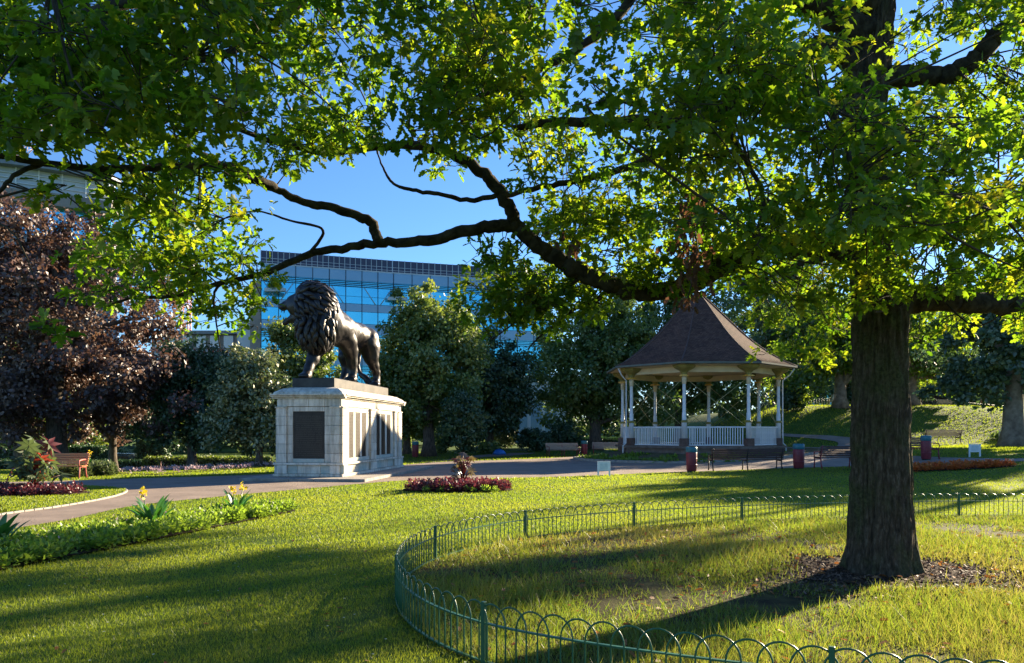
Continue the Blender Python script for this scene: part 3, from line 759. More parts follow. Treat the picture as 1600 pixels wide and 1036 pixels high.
BS = .0885; hw = BS*1.5
hp = [(-hw, 0, -.05), (-hw, 0, .15), (-hw, 0, .3)]+[(-hw*math.cos(R(a)), 0, .3+.142*math.sin(R(a))) for a in range(15, 180, 15)]+[(hw, 0, .3), (hw, 0, .15), (hw, 0, -.05)]
hmesh = MB().tube(hp, .0064, 6).mesh('hoop', M['fence'])
s0 = fd[24*3]                     # a post at the near one in the picture
npost = 0
k = -int(s0/2.3)
posts_s = []
while s0+k*2.3 < fd[-1]:
    posts_s.append(s0+k*2.3); k += 1
for s in posts_s:
    p, a = fat(s); child_at('post', pmesh, fence, p, a)
s = posts_s[0]
while s < fd[-1]-.2:
    p, a = fat(s+BS)
    o = child_at('hoop', hmesh, fence, p+Vector((0, 0, .004*((int(round(s/BS))//2) % 2))), a); s += BS*2
for z, h in ((.3, .011), (.03, .011)):
    b = MB(); vs = []; n = 260; f = []
    for i in range(n+1):
        p, a = fat(fd[-1]*i/n); nn = Vector((-math.sin(a), math.cos(a), 0))
        for (o_, zz) in ((-.012, -h/2), (.012, -h/2), (.012, h/2), (-.012, h/2)): vs.append(p+nn*o_+Vector((0, 0, z+zz)))
    for i in range(n):
        for j in range(4): f.append((i*4+j, i*4+(j+1) % 4, i*4+4+(j+1) % 4, i*4+4+j))
    b.add(vs, f).build('rail', M['fence'], fence, -Vector(fence.location))
ENC = [(p.x, p.y) for p in fc[::4]]+[(14.5, 11), (13, 6)]
mb = MB().add([(x, y, .008) for x, y in ENC], [tuple(range(len(ENC)))]); eg = mb.build('fenced_rough_grass_ground', M['roughground']); tag(eg, kind='structure')
if eg.data.polygons[0].normal.z < 0: eg.data.flip_normals()

# ================================================================== BENCHES, BINS, SIGNS
M['slatdark'] = mat('dark_brown_slats', (.05, .022, .016), (.085, .04, .028), .5, scale=6, stretch=(1, 8, 8))
M['slatpale'] = mat('weathered_slats', (.36, .26, .19), (.5, .38, .28), .7, scale=6, stretch=(1, 8, 8))
M['slatorange'] = mat('varnished_slats', (.42, .17, .06), (.55, .25, .1), .5, scale=5, stretch=(1, 8, 8))
M['slatgrey'] = mat('grey_brown_slats', (.13, .09, .06), (.2, .145, .1), .7, scale=5, stretch=(1, 8, 8))
M['castred'] = mat('maroon_cast_iron', (.17, .02, .03), (.23, .035, .045), .45, scale=4)
M['castpink'] = mat('faded_red_cast_iron', (.42, .09, .07), (.5, .13, .1), .5, scale=4)
M['binred'] = mat('maroon_bin_paint', (.15, .017, .028), (.21, .03, .042), .45, scale=4, bump=.05)
M['binteal'] = mat('teal_bin_paint', (.02, .13, .17), (.035, .17, .21), .4, scale=4)
M['black'] = mat('black_paint', (.012, .012, .012), None, .5)
M['signwhite'] = mat('white_sign_paint', (.6, .66, .68), (.72, .76, .77), .5, scale=4)
M['signpanel'] = mat('sign_panel', (.42, .52, .55), (.58, .64, .64), .4, scale=9)
def bench(loc, rz, L, slat, iron, label, frames=2, h=.9, group='park benches'):
    "seat faces local -y"
    t = empty('park_bench', loc, rz, label, 'bench', group)
    for k in range(5):
        y = -.22+.105*k; MB().box(-L/2, L/2, y-.042, y+.042, .42+.006*abs(k-2), .45+.006*abs(k-2), bev=.006).build('seat_slat', M[slat], t)
    for k in range(5):
        f_ = k/4; z = .53+(h-.58)*f_; y = .25+.13*f_
        Mx = Matrix.Translation((0, y, z)) @ Matrix.Rotation(R(-17), 4, 'X')
        b = MB().box(-L/2, L/2, -.016, .016, -.03, .03, M=Mx); b.build('back_slat', M[slat], t)
    for k in range(frames):
        x = -L/2+.08+(L-.16)*k/(frames-1); b = MB()
        b.tube([(x, -.3, 0), (x, -.27, .2), (x, -.26, .42)], [.03, .024, .03], 6); b.tube([(x, .36, 0), (x, .28, .2), (x, .24, .42), (x, .3, .65), (x, .41, h)], [.03, .026, .03, .026, .02], 6)
        b.tube([(x, -.28, .405), (x, .24, .405)], .024, 6)
        if k in (0, frames-1): b.tube([(x, -.27, .42), (x, -.31, .55), (x, -.27, .64), (x, 0, .66), (x, .3, .66)], [.024, .022, .026, .026, .022], 6)
        b.build('frame', M[iron], t)
    return t
def bin_(loc, label, s=1.0, group='maroon litter bins with teal tops'):
    t = empty('litter_bin', loc, 0, label, 'litter bin', group)
    b = MB().lathe([(.19*s, .05), (.205*s, .08), (.22*s, .5), (.22*s, .78), (.21*s, .8)], 20); b.build('body', M['binred'], t)
    MB().lathe([(.18*s, 0), (.18*s, .06)], 20).build('foot', M['black'], t)
    MB().lathe([(.213*s, .8), (.228*s, .82), (.228*s, .98), (.205*s, 1.02), (.15*s, 1.02), (.14*s, .92)], 20).build('rim', M['binteal'], t)
    for z in (.3, .55): MB().lathe([(.214*s, z-.02), (.226*s, z-.01), (.226*s, z+.01), (.214*s, z+.02)], 20, cap=False).build('band', M['binred'], t)
    return t
def sign(loc, rz, label, w_=.42, h=.52):
    t = empty('lawn_sign', loc, rz, label, 'sign', 'small white lawn signs')
    for s in (-1, 1): MB().box(s*w_/2-.03, s*w_/2+.03, -.02, .02, -.05, h, bev=.005).build('leg', M['signwhite'], t)
    MB().box(-w_/2+.032, w_/2-.032, -.012, .012, .2, h-.005).build('board', M['signwhite'], t)
    MB().box(-w_/2+.07, w_/2-.07, -.019, -.0125, .24, h-.05).build('panel', M['signpanel'], t)
    MB().box(-w_/2-.035, w_/2+.035, -.028, .028, h+.001, h+.025).build('cap', M['signwhite'], t)
    return t
bench(G(1164, 735), R(182), 3.0, 'slatdark', 'black', 'long dark brown bench seen from behind between two litter bins', 3, .9)
bench(G(1333, 732), R(184), 3.0, 'slatdark', 'castred', 'dark brown bench seen from behind, half hidden by the oak trunk', 3, .9)
bench(G(880, 713.5), R(12), 2.2, 'slatpale', 'castred', 'pale slatted bench with maroon ends left of the maroon bin', 3)
bench(G(951, 711.5), R(-4), 2.2, 'slatpale', 'castred', 'grey slatted bench tucked against the left side of the bandstand', 2)
bench(G(1443, 716), R(80), 2.0, 'slatgrey', 'castred', 'bench with maroon scroll ends seen end on right of the oak', 2)
bench(G(1470, 694), R(178), 2.3, 'slatgrey', 'brownpaint', 'plain brown bench seen from behind below the grassy mound', 2)
bench(G(97, 748), R(8), 1.5, 'slatorange', 'castpink', 'orange varnished bench under the copper beech at far left', 2)
bench(G(175, 732), R(5), 2.0, 'slatdark', 'brownpaint', 'dark bench in deep shade in front of the parked car', 2)
bench(G(1307, 636), R(182), 1.1, 'slatpale', 'mustard', 'small pale bench on the mound beside the plane tree', 2, .95)
bench(G(1482, 641), R(180), 2.0, 'slatpale', 'mustard', 'pale bench on the mound crest by the green railing', 2, .8)
bin_(G(1080.5, 737.5), 'maroon litter bin with teal top left of the long dark bench')
bin_(G(1248, 733), 'maroon litter bin with teal top right of the long dark bench')
bin_(G(913, 712.5), 'maroon litter bin between the two pale benches', .95)
bin_(G(649, 715), 'maroon litter bin under the lime trees right of the plinth', .95)
bin_(G(1447, 719), 'maroon litter bin by the scroll ended bench right of the oak', .9)
sign(G(943.5, 744), R(3), 'small white sign on legs on the lawn before the bandstand')
sign(G(1523, 714), R(-3), 'small white sign on legs on the grass right of the oak')
# ================================================================== OAK
OAK = G(1376, 893); OX, OY = OAK.x, OAK.y
oak = empty('oak_tree', (OX, OY, 0), 0, 'big spreading oak with thick trunk inside the hoop fence', 'tree')
OL = Vector((OX, OY, 0))
def opt(px, py, Y=None): return P(px, py, OY if Y is None else Y)
tr = crom([Vector((OX, OY, -.15)), opt(1376, 893), opt(1376, 872), opt(1377, 830), opt(1377, 760), opt(1376, 660), opt(1375, 560), opt(1374, 490), opt(1367, 430), opt(1360, 370), opt(1354, 290), opt(1352, 200), opt(1356, 110), opt(1362, 20), opt(1365, -90), opt(1362, -250), opt(1350, -420), opt(1345, -600)], 9)
trr = [.5, .44, .39, .355, .33, .31, .295, .3, .26, .215, .2, .205, .24, .235, .19, .14, .09, .03]
trr = np.interp(np.linspace(0, 17, len(tr)), range(18), trr)
NS = 150; vs = []; fs_ = []
tpts = []; trad = []
for i in range(len(tr)-1):
    for k in range(2): tpts.append(tr[i].lerp(tr[i+1], k/2)); trad.append(trr[i]+(trr[i+1]-trr[i])*k/2)
for i, (p, r) in enumerate(zip(tpts, trad)):
    for j in range(NS):
        a = 2*math.pi*j/NS; ca, sa = math.cos(a), math.sin(a)
        wv = mnoise.noise(Vector((ca*1.2, sa*1.2, p.z*.9)))*1.3
        rid = .5-2.2*max(0, .32-abs(mnoise.noise(Vector((ca*5.5+wv*.35, sa*5.5+wv*.35, p.z*1.25)))))/.32*.5-1.0*max(0, .3-abs(mnoise.noise(Vector((ca*8+3, sa*8, p.z*2.2)))))/.3*.5
        rid2 = mnoise.noise(Vector((ca*14, sa*14, p.z*4)))
        fl = 1+.16*max(0, .6-p.z)*(math.cos(5*a+1.2)+.5*math.cos(3*a)) if p.z < .6 else 1
        rr = r*fl*(1+.05*mnoise.noise(Vector((ca*1.5, sa*1.5, p.z*.6))))+(.034*rid+.012*rid2)*min(1, r/.2)
        vs.append((p.x+ca*rr-OX, p.y+sa*rr-OY, p.z))
for i in range(len(tpts)-1):
    for j in range(NS): fs_.append((i*NS+j, i*NS+(j+1) % NS, (i+1)*NS+(j+1) % NS, (i+1)*NS+j))
MB().add(vs, fs_, True).build('trunk', M['bark'], oak)
LIMBS = {
 'right': ([(1388, 486, 9.0), (1420, 468, 9.0), (1470, 466, 9.0), (1540, 474, 9.1), (1620, 470, 9.2), (1740, 440, 9.4), (1880, 380, 9.6)], .2, .05),
 'L1': ([(1366, 425, 9.0), (1320, 396, 8.95), (1260, 384, 8.9), (1200, 384, 8.85), (1130, 415, 8.8), (1065, 450, 8.8), (1010, 456, 8.8), (960, 447, 8.8), (912, 427, 8.8), (865, 401, 8.8), (828, 374, 8.8), (803, 350, 8.8)], .135, .082),
 'L1a': ([(806, 354, 8.8), (765, 353, 8.75), (700, 369, 8.7), (640, 378, 8.7), (588, 380, 8.7), (540, 388, 8.7), (480, 398, 8.7), (420, 425, 8.6), (350, 441, 8.5), (275, 462, 8.4), (205, 466, 8.3), (170, 478, 8.2)], .075, .01),
 'L1b': ([(805, 355, 8.8), (790, 312, 8.7), (760, 275, 8.6), (725, 249, 8.5), (680, 232, 8.4), (610, 228, 8.2), (520, 238, 8.0), (430, 222, 7.6), (340, 190, 7.1), (250, 178, 6.6)], .08, .012),
 'L2': ([(592, 379, 8.7), (578, 348, 8.7), (530, 327, 8.6), (475, 316, 8.5), (425, 293, 8.3), (370, 270, 8.0), (320, 243, 7.7), (250, 210, 7.3), (150, 185, 6.8), (50, 160, 6.4)], .062, .014),
 'L3': ([(785, 303, 8.7), (735, 313, 8.7), (690, 304, 8.6), (645, 297, 8.6), (615, 287, 8.6), (600, 265, 8.6), (590, 240, 8.5)], .034, .008),
 'L3b': ([(785, 308, 8.7), (840, 293, 8.8), (900, 283, 8.9), (980, 262, 9.0), (1050, 230, 9.1)], .03, .045),
 'L4': ([(430, 292, 8.3), (370, 262, 7.6), (290, 258, 7.0), (210, 263, 6.6), (130, 262, 6.2), (60, 253, 5.9), (-20, 240, 5.6), (-120, 230, 5.4)], .036, .022),
 'L5': ([(70, 255, 6.0), (25, 272, 5.8), (0, 300, 5.7), (-40, 340, 5.6)], .02, .012),
 'L6': ([(480, 400, 8.7), (505, 360, 8.6), (455, 345, 8.5), (400, 330, 8.4), (350, 342, 8.3)], .02, .006),
 'L7': ([(350, 440, 8.5), (336, 455, 8.5), (335, 480, 8.5), (340, 520, 8.5), (345, 550, 8.5)], .018, .005),
 'U1': ([(1350, 110, 9.0), (1300, 78, 8.9), (1245, 95, 8.8), (1180, 140, 8.7), (1090, 190, 8.6), (990, 190, 8.5), (880, 190, 8.3), (800, 200, 8.2)], .15, .03),
 'U2': ([(1352, 60, 9.0), (1290, 12, 8.8), (1200, -20, 8.4), (1050, -70, 7.8), (880, -90, 7.2), (700, -80, 6.7), (520, -60, 6.3), (330, -30, 5.9), (150, 20, 5.5), (0, 60, 5.2)], .19, .02),
 'U3': ([(1362, 130, 9.0), (1420, 118, 8.9), (1475, 118, 8.8), (1518, 98, 8.7), (1555, 58, 8.6), (1600, 18, 8.5), (1690, -70, 8.3)], .13, .075),
 'U4': ([(1358, 20, 9.0), (1300, -80, 8.2), (1150, -150, 7.0), (900, -190, 6.0), (600, -190, 5.3), (300, -120, 4.9), (80, -40, 4.6)], .16, .02),
 'U5': ([(1040, -70, 7.8), (960, 30, 7.6), (880, 90, 7.5), (800, 130, 7.4), (700, 170, 7.2)], .06, .012),
 'U6': ([(520, -60, 6.3), (450, 20, 6.2), (400, 45, 6.1), (340, 90, 5.9), (200, 95, 5.6), (60, 70, 5.3)], .045, .012),
 'U7': ([(420, 0, 6.0), (365, 20, 5.8), (330, 60, 5.6), (300, 90, 5.4)], .02, .008),
 'U8': ([(1365, 0, 9.0), (1450, -80, 8.4), (1560, -120, 7.8), (1720, -100, 7.2)], .13, .04),
 'U9': ([(1362, -90, 9.0), (1400, -220, 10.4), (1470, -300, 12.0), (1560, -330, 13.5)], .11, .03),
 'B1': ([(1358, 200, 9.05), (1300, 150, 10.4), (1240, 120, 11.6), (1180, 90, 12.6)], .11, .03),
 'B2': ([(1372, 330, 9.05), (1420, 330, 10.2), (1480, 330, 11.4), (1560, 300, 12.6)], .11, .03),
 'B3': ([(1362, 380, 9.0), (1300, 400, 10.0), (1230, 420, 10.8), (1170, 450, 11.2)], .07, .015),
 'D1': ([(960, 445, 8.8), (930, 470, 9.2), (905, 478, 9.4), (880, 498, 9.5), (850, 520, 9.5), (825, 545, 9.5)], .035, .007),
 'D2': ([(912, 428, 8.8), (880, 455, 9.1), (845, 470, 9.2), (810, 500, 9.3), (770, 530, 9.3)], .028, .006),
 'C1': ([(1060, 230, 9.1), (1070, 160, 7.6), (1130, 200, 6.8), (1190, 300, 6.4), (1180, 370, 6.2)], .04, .01),
 'C2': ([(1250, 100, 8.8), (1310, 200, 6.4), (1330, 270, 6.0), (1310, 330, 5.8)], .03, .012),
}
LP = []
for nme, (pts, r0, r1) in LIMBS.items():
    c = crom([P(*p) for p in pts], 8); n = len(c)
    # uneven, knobbly limbs
    c2 = []; rr = []
    for i, p in enumerate(c):
        t = i/(n-1); r = r0*(1-t)**1.0+r1*t; r *= 1+.12*mnoise.noise(Vector((i*.35, r0*50, 2)))
        k = .25*r if 0 < i else 0
        c2.append(p+Vector((mnoise.noise(Vector((i*.5, 0, r0*30))), mnoise.noise(Vector((i*.5, 9, r0*30))), mnoise.noise(Vector((i*.5, 19, r0*30)))))*k*2.4); rr.append(r)
        if nme not in ('L1',) or t > .3: LP.append((p, r, t))
    MB().tube([p-OL for p in c2], rr, 12 if r0 > .08 else 8).build('limb', M['limb'], oak)
# ---- foliage sprays: clusters of leaf rosettes on twigs
rng = np.random.default_rng(5)
CL = []                                   # (centre, radius, flatness, density, dead)
def region(poly, d0, d1, n, r, dens=1.0, flat=.55):
    xs = [p[0] for p in poly]; ys = [p[1] for p in poly]; k = 0; tries = 0; got = []
    while k < n and tries < 9000:
        tries += 1
        x = rng.uniform(min(xs), max(xs)); y = rng.uniform(min(ys), max(ys))
        if not inpoly(np.array([x]), np.array([y]), poly)[0]: continue
        if any((x-a)**2+(y-b)**2 < (900/n) for a, b in got): continue
        got.append((x, y)); k += 1
        CL.append((P(x, y, rng.uniform(d0, d1)), r*rng.uniform(.75, 1.2), flat, dens))
region([(-60, -40), (440, -60), (420, 60), (400, 190), (200, 215), (-60, 200)], 4.3, 6.4, 60, .34, 1.0)
region([(-60, 60), (300, 40), (380, 190), (180, 250), (-60, 190)], 5.0, 6.8, 22, .36, .85)
region([(150, 190), (330, 195), (420, 240), (330, 300), (250, 350), (190, 300)], 5.6, 7.8, 16, .3, .9)
region([(30, 300), (120, 275), (250, 290), (250, 370), (120, 345)], 5.2, 6.2, 9, .2, 1.0)
region([(-10, 120), (130, 130), (130, 235), (20, 225)], 5.0, 6.4, 7, .26, .8)
region([(110, 400), (220, 340), (330, 330), (430, 370), (460, 395), (400, 440), (280, 450), (150, 470)], 7.4, 9.2, 34, .31, .95)
region([(180, 330), (330, 290), (400, 320), (300, 380), (190, 390)], 6.4, 8.2, 14, .27, .8)
region([(250, 470), (300, 460), (430, 430), (440, 480), (405, 530), (350, 570), (330, 520), (280, 510)], 8.3, 9.0, 14, .25, .85)
region([(28, 490), (85, 492), (80, 520), (40, 518)], 5.4, 5.6, 1, .14, .8)
region([(445, 385), (520, 345), (600, 340), (630, 365), (560, 385)], 8.5, 9.0, 6, .22, .55)
region([(470, 315), (580, 325), (640, 340), (600, 360), (500, 350)], 8.4, 8.8, 5, .2, .55)
region([(430, -60), (840, -70), (830, 180), (760, 215), (690, 240), (560, 225), (440, 250), (400, 150)], 5.6, 8.4, 60, .4, .95)
region([(400, 190), (530, 190), (520, 255), (430, 280), (360, 240)], 7.0, 8.4, 10, .3, .8)
region([(600, 230), (700, 235), (780, 250), (760, 300), (640, 285)], 8.3, 8.9, 6, .2, .5)
region([(790, 180), (900, 170), (930, 260), (860, 300), (800, 280), (770, 230)], 7.8, 9.4, 12, .33, .8)
region([(840, 260), (1100, 200), (1180, 340), (1120, 440), (960, 440), (860, 390), (830, 330)], 8.0, 10.2, 44, .4, .95)
region([(745, 440), (800, 395), (880, 420), (940, 450), (930, 500), (850, 540), (790, 520), (725, 500)], 8.9, 9.8, 30, .34, 1.05)
region([(730, 400), (800, 380), (840, 420), (770, 450)], 8.8, 9.6, 10, .28, .9)
region([(940, 400), (1210, 350), (1210, 420), (1090, 465), (960, 450)], 8.1, 8.7, 18, .25, .85)
region([(820, -70), (1300, -80), (1290, 120), (1120, 210), (900, 210), (830, 120)], 5.2, 9.0, 62, .4, .92)
region([(1000, 150), (1330, 110), (1340, 340), (1230, 390), (1080, 380), (1000, 280)], 5.6, 9.2, 46, .36, .85)
region([(1230, 200), (1420, 170), (1600, 180), (1660, 330), (1500, 400), (1330, 360)], 4.8, 9.0, 44, .35, .9)
region([(1390, -60), (1680, -60), (1660, 40), (1600, 60), (1520, 40), (1420, 100)], 6.0, 10.5, 30, .36, .85)
region([(1560, 90), (1680, 40), (1680, 260), (1540, 200)], 7.0, 10.0, 18, .36, .9)
region([(1420, 130), (1560, 140), (1600, 220), (1420, 230)], 7.5, 10.5, 12, .36, .8)
region([(1240, 330), (1640, 330), (1640, 440), (1420, 450), (1250, 410)], 6.5, 8.7, 34, .34, .95)
region([(1190, 440), (1330, 420), (1430, 420), (1640, 420), (1640, 470), (1440, 460), (1250, 490)], 7.4, 8.5, 22, .24, .95)
region([(1120, 470), (1190, 430), (1335, 450), (1335, 560), (1280, 600), (1190, 570), (1130, 540)], 10.0, 12.0, 26, .34, .8)
region([(1100, 380), (1330, 390), (1330, 450), (1130, 460)], 9.4, 11.5, 14, .36, .9)
region([(1410, 480), (1500, 470), (1490, 540), (1430, 540)], 9.6, 11.5, 8, .26, .8)
region([(1570, 480), (1640, 470), (1640, 530), (1585, 525)], 8.6, 9.4, 4, .2, .8)
region([(1480, 470), (1600, 480), (1580, 500), (1480, 510)], 9.6, 12, 6, .3, .8)
# rest of the crown: above, beyond and beside the picture
for _ in range(75):
    a = rng.uniform(0, 2*math.pi); rr = 7.4*math.sqrt(rng.uniform(.05, 1)); z = rng.uniform(7.2, 11.5)*(1-.25*(rr/7.4)**2)
    CL.append((Vector((OX+rr*math.cos(a), OY+rr*math.sin(a), z)), .6*rng.uniform(.8, 1.2), .6, .62))
for _ in range(60):  # extra sunward clusters, added for the dappled shade they cast on the lawn
    a = rng.uniform(.3, 1.75); rr = rng.uniform(3.6, 8.8); z = rng.uniform(3.5, 6.2)
    CL.append((Vector((OX+rr*math.cos(a), OY+rr*math.sin(a), z)), .5*rng.uniform(.8, 1.2), .55, .55))
def clear_view(c):                          # open gaps between the boughs
    if c.y < .5: return True
    x, y = 800+F*c.x/c.y, HZ-F*(c.z-CH)/c.y
    return not ((930 < x < 1185 and 452 < y < 760) or (480 < x < 770 and 262 < y < 372) or (1460 < x < 1545 and 25 < y < 75) or (y > 560 and c.y > 3) or (425 < x < 560 and 425 < y < 610))
CL = [c for c in CL if clear_view(c[0])]
pos = []; dirs = []; nor = []; siz = []; rn = []
tw = MB(); LPp = np.array([p for p, r, t in LP])
def rosettes(c, r, flat, nros, tone, dead=False):
    out = []
    for _ in range(nros):
        v = rng.normal(size=3); v /= np.linalg.norm(v); v *= rng.uniform(.25, 1)**.5*r; v[2] *= flat
        out.append(np.array(c)+v)
    return out
for ci, (c, r, flat, dens) in enumerate(CL):
    cv = np.array(c); inview = 3 < c.y < 13 and c.z < 7.2
    j = np.argmin(((LPp-cv)**2).sum(1)+.3*np.maximum(0, LPp[:, 2]-cv[2])**2); base = Vector(LPp[j])
    cc = Vector(c)
    if inview or ci % 2 == 0:
        L = (cc-base).length; mid = base.lerp(cc, .5)+Vector(rng.normal(size=3)*.1*L)+Vector((0, 0, .06*L))
        tw.tube([p-OL for p in crom([base, mid, cc], 4)], [max(.006, min(.02, .005*L+.006))*(1-.09*k) for k in range(9)], 5, cap=False)
    nros = max(5, int(140*r*r*dens*(1 if inview else .42)))
    tone = np.clip(rng.normal(.42, .17), .05, .95)
    for q in rosettes(c, r, flat, nros, tone):
        ax = np.array(q)-cv+rng.normal(size=3)*.25*r; ax[2] = ax[2]*.6+.02; ax /= np.linalg.norm(ax)+1e-9
        if inview and rng.random() < .33:
            e = Vector(q); s_ = cc.lerp(e, .15); m_ = s_.lerp(e, .55)+Vector(rng.normal(size=3)*.04)
            tw.tube([s_-OL, m_-OL, e-OL], [.005, .004, .0025], 4, cap=False)
        t1 = np.cross(ax, [0, 0, 1.0]); t1 /= np.linalg.norm(t1)+1e-9; t2 = np.cross(t1, ax)
        m = rng.integers(4, 8); a0 = rng.uniform(0, 6.28)
        for k in range(m):
            a = a0+6.283*k/m+rng.normal()*.25; sp = rng.uniform(.6, 1.35)
            d = ax*math.cos(sp)+(t1*math.cos(a)+t2*math.sin(a)*.75)*math.sin(sp); d[2] -= rng.uniform(.0, .3)
            pos.append(np.array(q)+rng.normal(size=3)*.015); dirs.append(d)
            nn = ax*.5+np.array([0, 0, .75])+rng.normal(size=3)*.38; nor.append(nn)
            siz.append(rng.uniform(.065, .135)); rn.append(np.clip(tone+rng.normal()*.16, 0, 1))
pos = np.array(pos); dirs = np.array(dirs); nor = np.array(nor); siz = np.array(siz); rn = np.array(rn)
half = [(.04, .08), (.21, .28), (.1, .39), (.28, .54), (.13, .66), (.19, .82), (0, 1)]
def leaf_tmpl(dr=.12):
    vs = [(0, 0, 0), (0, .5, .02), (0, 1, -dr)]
    n0 = len(vs); Rr = [(x, y, .16*x-dr*max(0, y-.4)) for x, y in half[:-1]]; Ll = [(-x, y, z) for x, y, z in Rr]
    vs += Rr+Ll; m = len(Rr)
    f1 = [0]+[n0+i for i in range(m)]+[2, 1]; f2 = ([0]+[n0+m+i for i in range(m)]+[2, 1])[::-1]
    return vs, [f1, f2]
TV, TF = leaf_tmpl()
pos = pos-np.array(OL)
camd = np.linalg.norm(pos+np.array(OL)-np.array([0, 0, CH]), axis=1)
wp = pos+np.array(OL); ux = 800+F*wp[:, 0]/np.maximum(wp[:, 1], .1); uy = HZ-F*(wp[:, 2]-CH)/np.maximum(wp[:, 1], .1)
vis = (ux > 0) & (ux < 1600) & (uy > 0) & (uy < 1036) & (wp[:, 1] > 1)
order = np.argsort(np.where(vis, camd/siz, 1e9)); hero = order[:300]; rest = np.ones(len(pos), bool); rest[hero] = False
fo = link('foliage', scatter_mesh('foliage', M['oakleaf'], pos[rest], dirs[rest], nor[rest], siz[rest], TV, TF, rn[rest]), oak); tag(fo, kind='stuff')
LM = []
for q in range(5):
    k_ = len(TV); m_ = scatter_mesh('leaf', M['oakleaf'], np.zeros((1, 3)), np.array([[0, 1., 0]]), np.array([[0, 0, 1.]]), np.array([1.]), TV, TF, np.array([.1+.2*q])); LM.append(m_)
for h in hero:
    d = Vector(dirs[h]).normalized(); n = Vector(nor[h]); n = (n-d*n.dot(d)).normalized(); x = d.cross(n)
    o = bpy.data.objects.new('leaf', LM[min(4, int(rn[h]*5))]); COL.objects.link(o); o.parent = oak
    mt = Matrix((x, d, n)).transposed().to_4x4(); s = siz[h]
    o.matrix_basis = Matrix.Translation(Vector(pos[h])) @ mt @ Matrix.Scale(s, 4)
o = tw.build('twigs', M['twig'], oak); tag(o, kind='stuff')
# withered brown sprays hanging in front of the bandstand roof
pos = []; dirs = []; nor = []; siz = []; rn = []
for (x, y, dd, n) in ((1088, 318, 7.6, 26), (1078, 345, 7.6, 26), (1060, 385, 7.6, 22), (1090, 400, 7.6, 26), (1082, 430, 7.6, 30), (1072, 462, 7.6, 22), (892, 375, 8.4, 14)):
    c = np.array(P(x, y, dd))
    for _ in range(n):
        pos.append(c+rng.normal(size=3)*np.array([.075, .07, .07])); dirs.append(np.array([rng.normal()*.4, rng.normal()*.4, -1])); nor.append(rng.normal(size=3)); siz.append(rng.uniform(.08, .13)); rn.append(rng.random())
wl = link('withered_leaves', scatter_mesh('withered_leaves', M['deadleaf'], np.array(pos)-np.array(OL), np.array(dirs), np.array(nor), np.array(siz), TV, TF, np.array(rn)), oak); tag(wl, kind='stuff')
MB().tube([p-OL for p in crom([P(1105, 290, 7.6), P(1085, 340, 7.6), P(1090, 400, 7.6), P(1075, 465, 7.6)], 6)], .008, 5).build('withered_twig', M['twig'], oak)
# ================================================================== BACKGROUND TREES
M['copper'] = leafmat('copper_beech_leaf', [(.055, .036, .034), (.1, .066, .056), (.17, .115, .095)], [(.11, .055, .04), (.18, .095, .06), (.24, .14, .08)], .3, .06)
M['darkgreen'] = leafmat('dark_evergreen_leaf', [(.03, .07, .032), (.052, .1, .042), (.08, .135, .05)], [(.04, .1, .03), (.06, .14, .04)], .2, .05)
M['variegated'] = leafmat('variegated_holly_leaf', [(.08, .12, .04), (.17, .19, .07), (.38, .36, .17)], [(.1, .16, .04), (.2, .24, .07)], .25, .09)
M['lime'] = leafmat('lime_leaf', [(.065, .12, .028), (.12, .175, .036), (.25, .27, .06)], [(.14, .24, .02), (.3, .36, .04)], .35, .06)
M['midgreen'] = leafmat('mid_green_leaf', [(.058, .11, .028), (.1, .16, .036), (.16, .21, .045)], [(.12, .22, .03), (.2, .3, .04)], .35, .05)
M['plane'] = leafmat('plane_leaf', [(.04, .085, .012), (.07, .12, .015), (.11, .15, .02)], [(.2, .36, .02), (.36, .46, .03)], .45, .05)
M['bluegreen'] = leafmat('grey_green_leaf', [(.06, .1, .056), (.085, .14, .066), (.12, .165, .076)], [(.08, .16, .05), (.12, .2, .06)], .3, .06)
